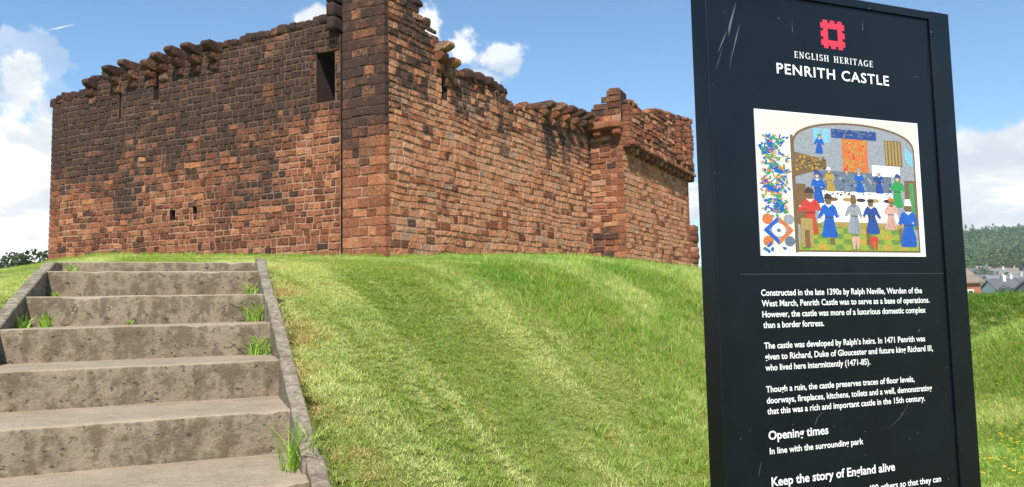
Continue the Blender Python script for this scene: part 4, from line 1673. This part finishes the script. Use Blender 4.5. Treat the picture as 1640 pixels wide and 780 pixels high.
def write(body, pl_px, pl_py, pr_px, pr_py, cap, parent, weight=0.0, off=0.0008, mb=None, mat=0, space=1.0):
    """cap: capital height in photo pixels at the left end"""
    co, fs = text_mesh(body, weight, space)
    s0, z0 = sign_pl.hit(pl_px, pl_py)
    s1, z1 = sign_pl.hit(pr_px, pr_py)
    zc = sign_pl.hit(pl_px, pl_py - cap)[1] - z0
    zz = (z0 + z1) / 2
    x0, x1 = co[:, 0].min(), co[:, 0].max()
    kx = (s1 - s0) / (x1 - x0)
    kz = zc / 0.727
    V = [sign_pl.pt(s0 + (x - x0) * kx, zz + y * kz, REC + off) for x, y, _ in co]
    mb = mb or MB()
    mb.add(V, fs, mat)
    return mb


# serif capitals drawn as strokes (thick stems, thin bars, slab feet)
def serif_word(word, px0, py0, px1, py1, cap, mb):
    s0, z0 = sign_pl.hit(px0, py0)
    s1, z1 = sign_pl.hit(px1, py1)
    zc = sign_pl.hit(px0, py0 - cap)[1] - z0
    zz = (z0 + z1) / 2
    T, t, sf = 0.15, 0.075, 0.07
    wd_ = {'E': .62, 'N': .8, 'G': .8, 'L': .6, 'I': .34, 'S': .58, 'H': .82, 'R': .74, 'T': .7, 'A': .8, ' ': .45}
    gap = 0.20

    def bar(a, b, w):
        (x0, y0), (x1, y1) = a, b
        dx, dy = x1 - x0, y1 - y0
        L = math.hypot(dx, dy) or 1
        nx, ny = -dy / L * w / 2, dx / L * w / 2
        return [(x0 + nx, y0 + ny), (x0 - nx, y0 - ny), (x1 - nx, y1 - ny), (x1 + nx, y1 + ny)]

    def stem(x):
        return [bar((x, 0), (x, 1), T), bar((x - .16, .03), (x + .16, .03), .06), bar((x - .16, .97), (x + .16, .97), .06)]

    def arc(cx, cy, rx, ry, a0, a1, w0, n=10):
        q = []
        for i in range(n):
            u, v = rad(a0 + (a1 - a0) * i / n), rad(a0 + (a1 - a0) * (i + 1.15) / n)
            m = (u + v) / 2
            w = t + (T - t) * abs(math.cos(m)) * w0
            q.append(bar((cx + rx * math.cos(u), cy + ry * math.sin(u)), (cx + rx * math.cos(v), cy + ry * math.sin(v)), w))
        return q
    G = {
        'E': lambda: stem(.17) + [bar((.17, .96), (.58, .96), t), bar((.17, .5), (.46, .5), t), bar((.17, .04), (.6, .04), t), bar((.57, .8), (.57, 1), .05), bar((.59, 0), (.59, .2), .05), bar((.46, .4), (.46, .6), .05)],
        'N': lambda: [bar((.14, 0), (.14, 1), t), bar((.66, 0), (.66, 1), t), bar((.12, .98), (.66, .02), T), bar((.0, .03), (.28, .03), .06), bar((.0, .97), (.2, .97), .06), bar((.52, .97), (.8, .97), .06)],
        'G': lambda: arc(.42, .5, .34, .46, 50, 310, 1) + [bar((.68, .05), (.68, .42), T * .8), bar((.54, .42), (.82, .42), .06), bar((.64, .72), (.64, .95), .05)],
        'L': lambda: stem(.17) + [bar((.17, .04), (.58, .04), t), bar((.57, 0), (.57, .24), .05)],
        'I': lambda: stem(.17),
        'S': lambda: arc(.3, .73, .22, .23, 30, 265, .8) + arc(.3, .27, .24, .23, 90, -150, .8) + [bar((.5, .75), (.5, .95), .05), bar((.07, .06), (.07, .28), .05)],
        'H': lambda: stem(.17) + stem(.65) + [bar((.17, .51), (.65, .51), t)],
        'R': lambda: stem(.17) + arc(.34, .74, .24, .22, 95, -95, 1) + [bar((.17, .96), (.36, .96), t), bar((.17, .5), (.36, .5), t), bar((.34, .5), (.68, .03), T)],
        'T': lambda: [bar((.35, 0), (.35, 1), T), bar((.02, .96), (.68, .96), t), bar((.2, .03), (.5, .03), .06), bar((.03, .76), (.03, 1), .05), bar((.67, .76), (.67, 1), .05)],
        'A': lambda: [bar((.1, .02), (.4, .98), t), bar((.4, .98), (.7, .02), T), bar((.2, .32), (.6, .32), .06), bar((.0, .03), (.22, .03), .06), bar((.56, .03), (.84, .03), .06)],
        ' ': lambda: [],
    }
    tot = sum(wd_[c] + gap for c in word) - gap
    x = 0.0
    kx, kz = (s1 - s0) / tot, zc
    k = 0
    for ch in word:
        for quad in G[ch]():
            k += 1
            o = REC + 0.0008 + 0.00002 * (k % 9)
            mb.add([sign_pl.pt(s0 + (x + a) * kx, zz + b * kz, o) for a, b in quad], [(0, 1, 2, 3)])
        x += wd_[ch] + gap


mb = MB()
serif_word('ENGLISH HERITAGE', 1275, 91.5, 1401, 106, 10.2, mb)
mb.build('organisation_lettering', M_WHITE, sign)
write('PENRITH CASTLE', 1247, 116.5, 1427, 135.5, 17, sign, 0.016, space=1.13).build('title_lettering', M_WHITE, sign)

paras = [MB() for _ in range(5)]
PI_ = [0, 0, 0, 0, 1, 1, 1, 2, 2, 2, 3, 4]
for i_, (t_, a, b, c_, d_) in enumerate([
    ('Constructed in the late 1390s by Ralph Neville, Warden of the', 1222, 474.5, 1480, 468.5),
    ('West March, Penrith Castle was to serve as a base of operations.', 1223, 492, 1492, 483.5),
    ('However, the castle was more of a luxurious domestic complex', 1224, 509, 1486, 500),
    ('than a border fortress.', 1225.5, 526, 1323, 521.5),
    ('The castle was developed by Ralph\u2019s heirs. In 1471 Penrith was', 1227, 560, 1485, 545.5),
    ('given to Richard, Duke of Gloucester and future king Richard III,', 1228, 577, 1497.5, 561.5),
    ('who lived here intermittently (1471-85).', 1229, 594.5, 1397, 583.5),
    ('Though a ruin, the castle preserves traces of floor levels,', 1230, 629, 1468, 611.5),
    ('doorways, fireplaces, kitchens, toilets and a well, demonstrating', 1231, 646.5, 1496, 626),
    ('that this was a rich and important castle in the 15th century.', 1232, 664, 1485, 642.5),
    ('In line with the surrounding park', 1236, 729, 1386, 711),
    ('400 others so that they can', 1394, 785, 1511, 775),
]):
    write(t_, a, b, c_, d_, 10.4, sign, 0.018, mb=paras[PI_[i_]])
for pm in paras: pm.build('paragraph', M_WHITE, sign)
write('Opening times', 1234, 705.5, 1330, 695, 14.5, sign, 0.02).build('heading', M_WHITE, sign)
write('Keep the story of England alive', 1239, 779, 1437, 755, 15, sign, 0.02).build('heading', M_WHITE, sign)

# red battlement square
M_RED = plain('emblem_red', (0.62, 0.035, 0.07), 0.5, 0.05, 20)
mb = MB()
s0, z1 = sign_pl.hit(1316, 29)
s1, z0 = sign_pl.hit(1357, 80)
sm, zm = (s0 + s1) / 2, (z0 + z1) / 2
hs, hzz = (s1 - s0) / 2 * 0.98, (z1 - z0) / 2 * 0.94
grid = ["..#.#.#..",
        "..#.#.#..",
        "#########"]
N9 = 11
pat = ["..##.#.##..", ".##########", "###########"]
cells = set()
n = 10
for i in range(n):
    for j in range(n):
        ring = min(i, j, n - 1 - i, n - 1 - j)
        if ring == 1 or ring == 2 and True:
            cells.add((i, j))
        if ring == 0:
            k = j if i in (0, n - 1) else i
            if k in (1, 2, 4, 5, 7, 8):
                # three merlons on each side
                if k in (1, 2, 7, 8) or k in (4, 5): cells.add((i, j))
inner = {(i, j) for (i, j) in cells if min(i, j, n - 1 - i, n - 1 - j) == 2}
for (i, j) in cells:
    x0, x1 = s0 + (s1 - s0) * i / n, s0 + (s1 - s0) * (i + 1) / n
    y0, y1 = z0 + (z1 - z0) * j / n, z0 + (z1 - z0) * (j + 1) / n
    mb.add([sign_pl.pt(x0, y0, REC + .0008), sign_pl.pt(x1, y0, REC + .0008), sign_pl.pt(x1, y1, REC + .0008), sign_pl.pt(x0, y1, REC + .0008)], [(0, 1, 2, 3)])
mb.build('emblem', M_RED, sign)

# pale scratches on the paint
M_SCR = plain('scratch_grey', (0.10, 0.11, 0.12), 0.6)
mb = MB()
for pts in [[(1181, 3, .4), (1174, 30, 3.2), (1168, 55, 4.0), (1169, 82, .4)], [(1187, 38, .3), (1181, 62, 2.0), (1176, 84, .8), (1172, 100, .3)],
            [(1164, 50, .4), (1157, 66, 2.2), (1150, 84, .3)], [(1157, 76, .3), (1150, 100, .8), (1146, 112, .2)], [(1171, 82, .3), (1169, 110, .3)],
            [(1320, 661, .3), (1312, 670, 1.0), (1308, 683, .3)], [(1462, 642, .2), (1446, 668, .7), (1430, 684, .3), (1410, 690, .2)],
            [(1222, 742, .5), (1218, 762, .7)], [(1458, 701, .3), (1462, 704, 1.3)], [(1384, 31, .2), (1385, 48, 1.0)], [(1271, 33, .2), (1272, 50, .9)]]:
    o = REC + 0.0006 if pts[0][0] > 1188 or True else 0
    o = 0.0005 if pts[0][0] < 1176 else REC + .0005
    V = []
    for (x, y, w) in pts:
        for sgn in (-1, 1):
            s, z = sign_pl.hit(x + sgn * w / 2, y)
            V.append(sign_pl.pt(s, z, o))
    mb.add(V, [(2 * i, 2 * i + 1, 2 * i + 3, 2 * i + 2) for i in range(len(pts) - 1)])
scr = mb
scr.build('scratch_marks', M_SCR, sign)


# ------------------------------------------------------------------ the picture on the sign: a plain stand-in in the same colours
def make_picture():
    tl, br_ = sign_pl.hit(1209.5, 173), sign_pl.hit(1485.5, 411)
    s0, s1 = tl[0], sign_pl.hit(1478, 300)[0]
    z1, z0 = tl[1], br_[1]
    W, H = s1 - s0, z1 - z0
    cols = {
        'white': (0.74, 0.73, 0.70), 'paper': (0.60, 0.575, 0.51), 'blue': (0.02, 0.10, 0.42), 'deep': (0.03, 0.06, 0.22), 'green': (0.03, 0.27, 0.07), 'orange': (0.52, 0.15, 0.045),
        'gold': (0.42, 0.27, 0.05), 'brown': (0.17, 0.10, 0.045), 'dark': (0.05, 0.04, 0.035), 'grey': (0.27, 0.28, 0.31), 'slate': (0.12, 0.15, 0.20), 'red': (0.50, 0.05, 0.035),
        'pink': (0.55, 0.32, 0.27), 'skin': (0.55, 0.36, 0.25), 'floor': (0.26, 0.31, 0.045), 'floor2': (0.13, 0.22, 0.05), 'straw': (0.34, 0.24, 0.08), 'leaf': (0.06, 0.26, 0.10), 'sky': (0.2, 0.42, 0.55)}
    names = list(cols)
    mats = [plain('print_' + k, v, 0.4, 0.06 if k in ('white', 'paper') else 0.24, 190) for k, v in cols.items()]
    mb = MB()
    lay = [0]
    R = random.Random(6)

    def poly(pts, c):
        lay[0] += 1
        o = REC + 0.0030 + 0.0000022 * lay[0]
        mb.add([sign_pl.pt(s0 + W * x, z0 + H * y, o) for x, y in pts], [tuple(range(len(pts)))], names.index(c))

    def rc(x0, y0, x1, y1, c): poly([(x0, y0), (x1, y0), (x1, y1), (x0, y1)], c)

    def el(cx, cy, rx, ry, c, n=12): poly([(cx + rx * math.cos(2 * math.pi * i / n), cy + ry * math.sin(2 * math.pi * i / n)) for i in range(n)], c)

    def leaf(x, y, a, l, w, c):
        dx, dy = math.cos(a) * l, math.sin(a) * l
        nx, ny = -math.sin(a) * w, math.cos(a) * w
        poly([(x, y), (x + dx * .4 + nx, y + dy * .4 + ny), (x + dx, y + dy), (x + dx * .4 - nx, y + dy * .4 - ny)], c)
    # board
    slab(mb, s0, s1, z0, z1, REC + 0.0002, REC + 0.0028, 0, names.index('white'))
    rc(0.02, 0.86, 0.985, 0.985, 'paper')
    # flowered strip on the left
    rc(0.02, 0.025, 0.185, 0.84, 'paper')
    for i in range(16):
        y = 0.29 + 0.034 * i
        x = 0.10 + 0.04 * math.sin(i * 0.9)
        x2 = 0.10 + 0.04 * math.sin((i + 1) * 0.9)
        poly([(x - .004, y), (x + .004, y), (x2 + .004, y + .036), (x2 - .004, y + .036)], 'blue')
        if i % 2 == 0:
            for k in range(4): leaf(x, y, 0.6 + 0.6 * k + (i % 4), 0.065, 0.014, 'blue')
        leaf(x, y, R.uniform(0, 6), 0.035, 0.009, 'leaf')
        el(R.uniform(.035, .17), y + 0.01, 0.012, 0.016, R.choice(['orange', 'gold', 'pink', 'leaf', 'grey', 'leaf']), 7)
        leaf(R.uniform(.03, .17), y, R.uniform(0, 6), 0.03, 0.008, R.choice(['leaf', 'leaf', 'orange', 'blue']))
    for i in range(210):
        leaf(R.uniform(.03, .17), R.uniform(.28, .82), R.uniform(0, 6), 0.03, 0.007, R.choice(['leaf', 'orange', 'gold', 'blue', 'leaf', 'blue']))
    for i in range(60): poly([(.22 + .012 * i, .60 + .03 * (i % 7)), (.226 + .012 * i, .60 + .03 * (i % 7)), (.226 + .012 * i, .604 + .03 * (i % 7)), (.22 + .012 * i, .604 + .03 * (i % 7))], 'slate') if False else None
    for (a, b, c) in ((.045, .25, 'orange'), (.165, .25, 'grey'), (.045, .1, 'orange'), (.165, .1, 'slate')): el(a, b, .03, .035, c)
    poly([(.105, .27), (.19, .175), (.105, .075), (.02, .175)], 'blue')
    poly([(.105, .27), (.19, .175), (.105, .075)], 'orange')
    poly([(.105, .235), (.16, .175), (.105, .11), (.05, .175)], 'grey')
    el(.105, .175, .038, .045, 'white'); el(.105, .172, .012, .014, 'slate')
    for i in range(8): leaf(R.uniform(.03, .17), R.uniform(.03, .07), R.uniform(0, 6), 0.03, 0.01, R.choice(['blue', 'leaf', 'blue']))
    # arched room
    def arch(x0, x1, y0, ys, yt, c, n=22):
        pts = [(x0, y0), (x1, y0), (x1, ys)]
        for i in range(1, n):
            a = math.pi * i / n
            pts.append(((x0 + x1) / 2 + (x1 - x0) / 2 * math.cos(a), ys + (yt - ys) * math.sin(a) ** 0.8))
        pts.append((x0, ys))
        poly(pts, c)
    rc(0.195, 0.025, 0.212, 0.84, 'brown')
    arch(0.205, 0.965, 0.03, 0.78, 0.955, 'brown')
    arch(0.215, 0.955, 0.04, 0.77, 0.94, 'grey')
    # back wall: hanging, windows, panelling, balcony
    rc(0.50, 0.60, 0.66, 0.84, 'orange')
    for i in range(60): el(R.uniform(.51, .65), R.uniform(.61, .83), .007, .008, R.choice(['gold', 'red', 'gold']), 6)
    rc(0.44, 0.84, 0.72, 0.905, 'deep')
    for i in range(26): el(R.uniform(.45, .71), R.uniform(.85, .9), .008, .008, 'slate', 6)
    rc(0.33, 0.80, 0.43, 0.90, 'sky'); rc(0.376, 0.80, 0.384, 0.90, 'grey')
    rc(0.77, 0.66, 0.88, 0.85, 'brown')
    for i in range(5): rc(0.775 + 0.021 * i, 0.665, 0.787 + 0.021 * i, 0.845, 'straw')
    poly([(.90, .70), (.95, .66), (.95, .76), (.90, .81)], 'sky')
    poly([(.215, .55), (.40, .62), (.40, .68), (.215, .72)], 'brown')
    for i in range(70): leaf(R.uniform(.22, .39), R.uniform(.59, .70), R.uniform(0, 6), .018, .006, R.choice(['gold', 'straw', 'dark']))
    rc(0.34, 0.44, 0.80, 0.60, 'slate')
    for i in range(60): el(R.uniform(.35, .79), R.uniform(.46, .59), .008, .012, R.choice(['grey', 'slate', 'deep']), 6)
    rc(0.68, 0.58, 0.86, 0.66, 'white')
    # floor
    poly([(.215, .04), (.955, .04), (.93, .24), (.25, .24)], 'floor')
    for j in range(5):
        for i in range(14):
            if (i + j) % 2: continue
            x = .23 + .05 * i
            y = .045 + .038 * j
            poly([(x, y), (x + .05, y), (x + .048, y + .036), (x - .002, y + .036)], R.choice(['floor2', 'floor2', 'gold']))
    # side door and pier
    rc(0.885, 0.20, 0.955, 0.56, 'brown'); rc(0.915, 0.2, 0.945, 0.54, 'leaf'); rc(0.215, 0.22, 0.27, 0.5, 'brown')
    # long table under a white cloth
    poly([(.33, .23), (.84, .23), (.80, .46), (.36, .46)], 'white')
    for i in range(5): el(.43 + .085 * i, .40, .03, .014, R.choice(['brown', 'straw', 'dark']))
    for i in range(22): el(R.uniform(.38, .79), R.uniform(.42, .455), .007, .006, R.choice(['dark', 'brown', 'grey']), 6)
    for i in range(9): poly([(.36 + .05 * i, .24), (.364 + .05 * i, .24), (.366 + .05 * i, .37), (.362 + .05 * i, .37)], 'paper')

    def guest(x, y, h, robe, hat, back=False):
        h *= 0.92
        w = h * 0.15
        ln = R.uniform(-.06, .06) * h
        tone = {'blue': 'deep', 'red': 'brown', 'grey': 'slate', 'pink': 'brown', 'gold': 'brown', 'green': 'leaf', 'deep': 'blue', 'slate': 'grey'}[robe]
        hw_ = [(0, .85), (.05, 1.0), (.2, .85), (.36, .64), (.45, .55), (.56, .72), (.68, .82), (.735, .6), (.76, .28)]
        X = lambda f: x + ln * f
        poly([(X(f) - k * w * R.uniform(.9, 1.1), y + h * f) for f, k in hw_] + [(X(f) + k * w * R.uniform(.9, 1.1), y + h * f) for f, k in hw_[::-1]], robe)
        for q in (-.6, -.3, .05, .35, .65):
            b0 = x + q * w * 1.1
            poly([(b0, y + h * .01), (b0 + h * .014, y + h * .01), (X(.4) + q * w * .5 + h * .004, y + h * R.uniform(.3, .5)), (X(.4) + q * w * .5, y + h * .42)], tone)
        poly([(X(.44) - w * .57, y + h * .44), (X(.44) + w * .57, y + h * .44), (X(.46) + w * .57, y + h * .465), (X(.46) - w * .57, y + h * .465)], 'dark')
        for sg in (-1, 1):
            ex, ey = X(.5) + sg * w * R.uniform(1.0, 1.35), y + h * R.uniform(.46, .54)
            hx_, hy_ = X(.5) + sg * w * R.uniform(.5, 1.5), y + h * R.uniform(.42, .60)
            poly([(X(.7) + sg * w * .45, y + h * .74), (X(.7) + sg * w * .85, y + h * .70), (ex + sg * w * .12, ey), (ex - sg * w * .25, ey - h * .03), (X(.6) + sg * w * .5, y + h * .57)], robe)
            poly([(ex - w * .2, ey - h * .035), (ex + w * .2, ey + h * .02), (hx_ + w * .1, hy_ + h * .02), (hx_ - w * .1, hy_ - h * .02)], robe)
            poly([(X(.7) + sg * w * .50, y + h * .66), (X(.7) + sg * w * .56, y + h * .66), (ex - sg * w * .1, ey + h * .01)], tone)
            el(hx_, hy_, h * .022, h * .026, 'skin', 6)
        poly([(X(.76) - w * .5, y + h * .74), (X(.76) + w * .5, y + h * .74), (X(.76), y + h * .67)], 'paper' if robe in ('blue', 'deep', 'red') else tone)
        hx0, hy0 = X(.84) + R.uniform(-.01, .01) * h, y + h * .835
        el(hx0, hy0 - h * .005, h * .07, h * .082, 'brown', 10)
        if not back: el(hx0 + R.uniform(-.012, .012) * h, hy0 - h * .008, h * .047, h * .068, 'skin', 9)
        k = R.random()
        if k < .4: poly([(hx0 - h * .085, hy0 + h * .03), (hx0 + h * .085, hy0 + h * .03), (hx0 + h * .06, hy0 + h * .12), (hx0 - h * .02, hy0 + h * .165), (hx0 - h * .06, hy0 + h * .12)], hat)
        elif k < .7: el(hx0, hy0 + h * .06, h * .08, h * .055, hat, 9)
        else: poly([(hx0 - h * .07, hy0 + h * .03), (hx0 + h * .07, hy0 + h * .03), (hx0 + h * .045, hy0 + h * .17), (hx0 - h * .045, hy0 + h * .17)], hat)
    for (x, r_, ht) in ((.42, 'gold', 'white'), (.52, 'slate', 'red'), (.60, 'blue', 'grey'), (.72, 'deep', 'white')): guest(x, .455, .19, r_, ht)
    guest(.345, .37, .25, 'blue', 'deep'); guest(.83, .36, .27, 'green', 'deep')
    guest(.36, .72, .16, 'blue', 'leaf')
    guest(.285, .15, .36, 'red', 'dark', True)
    # bench and the people on the near side
    rc(0.35, 0.205, 0.88, 0.24, 'straw'); rc(0.40, 0.08, 0.425, 0.205, 'brown'); rc(0.62, 0.08, 0.645, 0.205, 'brown'); rc(0.83, 0.1, 0.85, 0.205, 'brown')
    for (x, y, h, r_, ht) in ((.40, .13, .34, 'blue', 'dark'), (.55, .16, .30, 'grey', 'brown'), (.665, .16, .29, 'deep', 'dark'), (.78, .19, .27, 'pink', 'orange'), (.89, .07, .38, 'blue', 'white')):
        guest(x, y, h, r_, ht, True)
    for (x, c) in ((.54, 'pink'), (.565, 'pink'), (.655, 'red'), (.68, 'red')): poly([(x - .012, .14), (x + .014, .14), (x + .006, .05), (x - .006, .05)], c)
    rc(0.23, 0.06, 0.30, 0.26, 'straw'); rc(.25, .06, .28, .18, 'brown')
    mb.build('picture', mats, sign)


make_picture()


# ------------------------------------------------------------------ the air: far woods fade slightly
def make_haze():
    m = bpy.data.materials.new('haze')
    m.use_nodes = True
    N = NT(m.node_tree)
    v = N.n('ShaderNodeVolumePrincipled', {'Color': (0.86, 0.92, 1.0, 1), 'Density': HAZE, 'Anisotropy': 0.0})
    o = N.n('ShaderNodeOutputMaterial')
    m.node_tree.links.new(v.outputs[0], o.inputs['Volume'])
    mb = MB()
    mb.box(-120, 1350, -60, 1350, -6.6, 118)
    h = mb.build('haze', m)
    tag(h, 'thin bluish summer air between the castle and the far hill', 'haze', kind='stuff')


HAZE = 0.00020
make_haze()
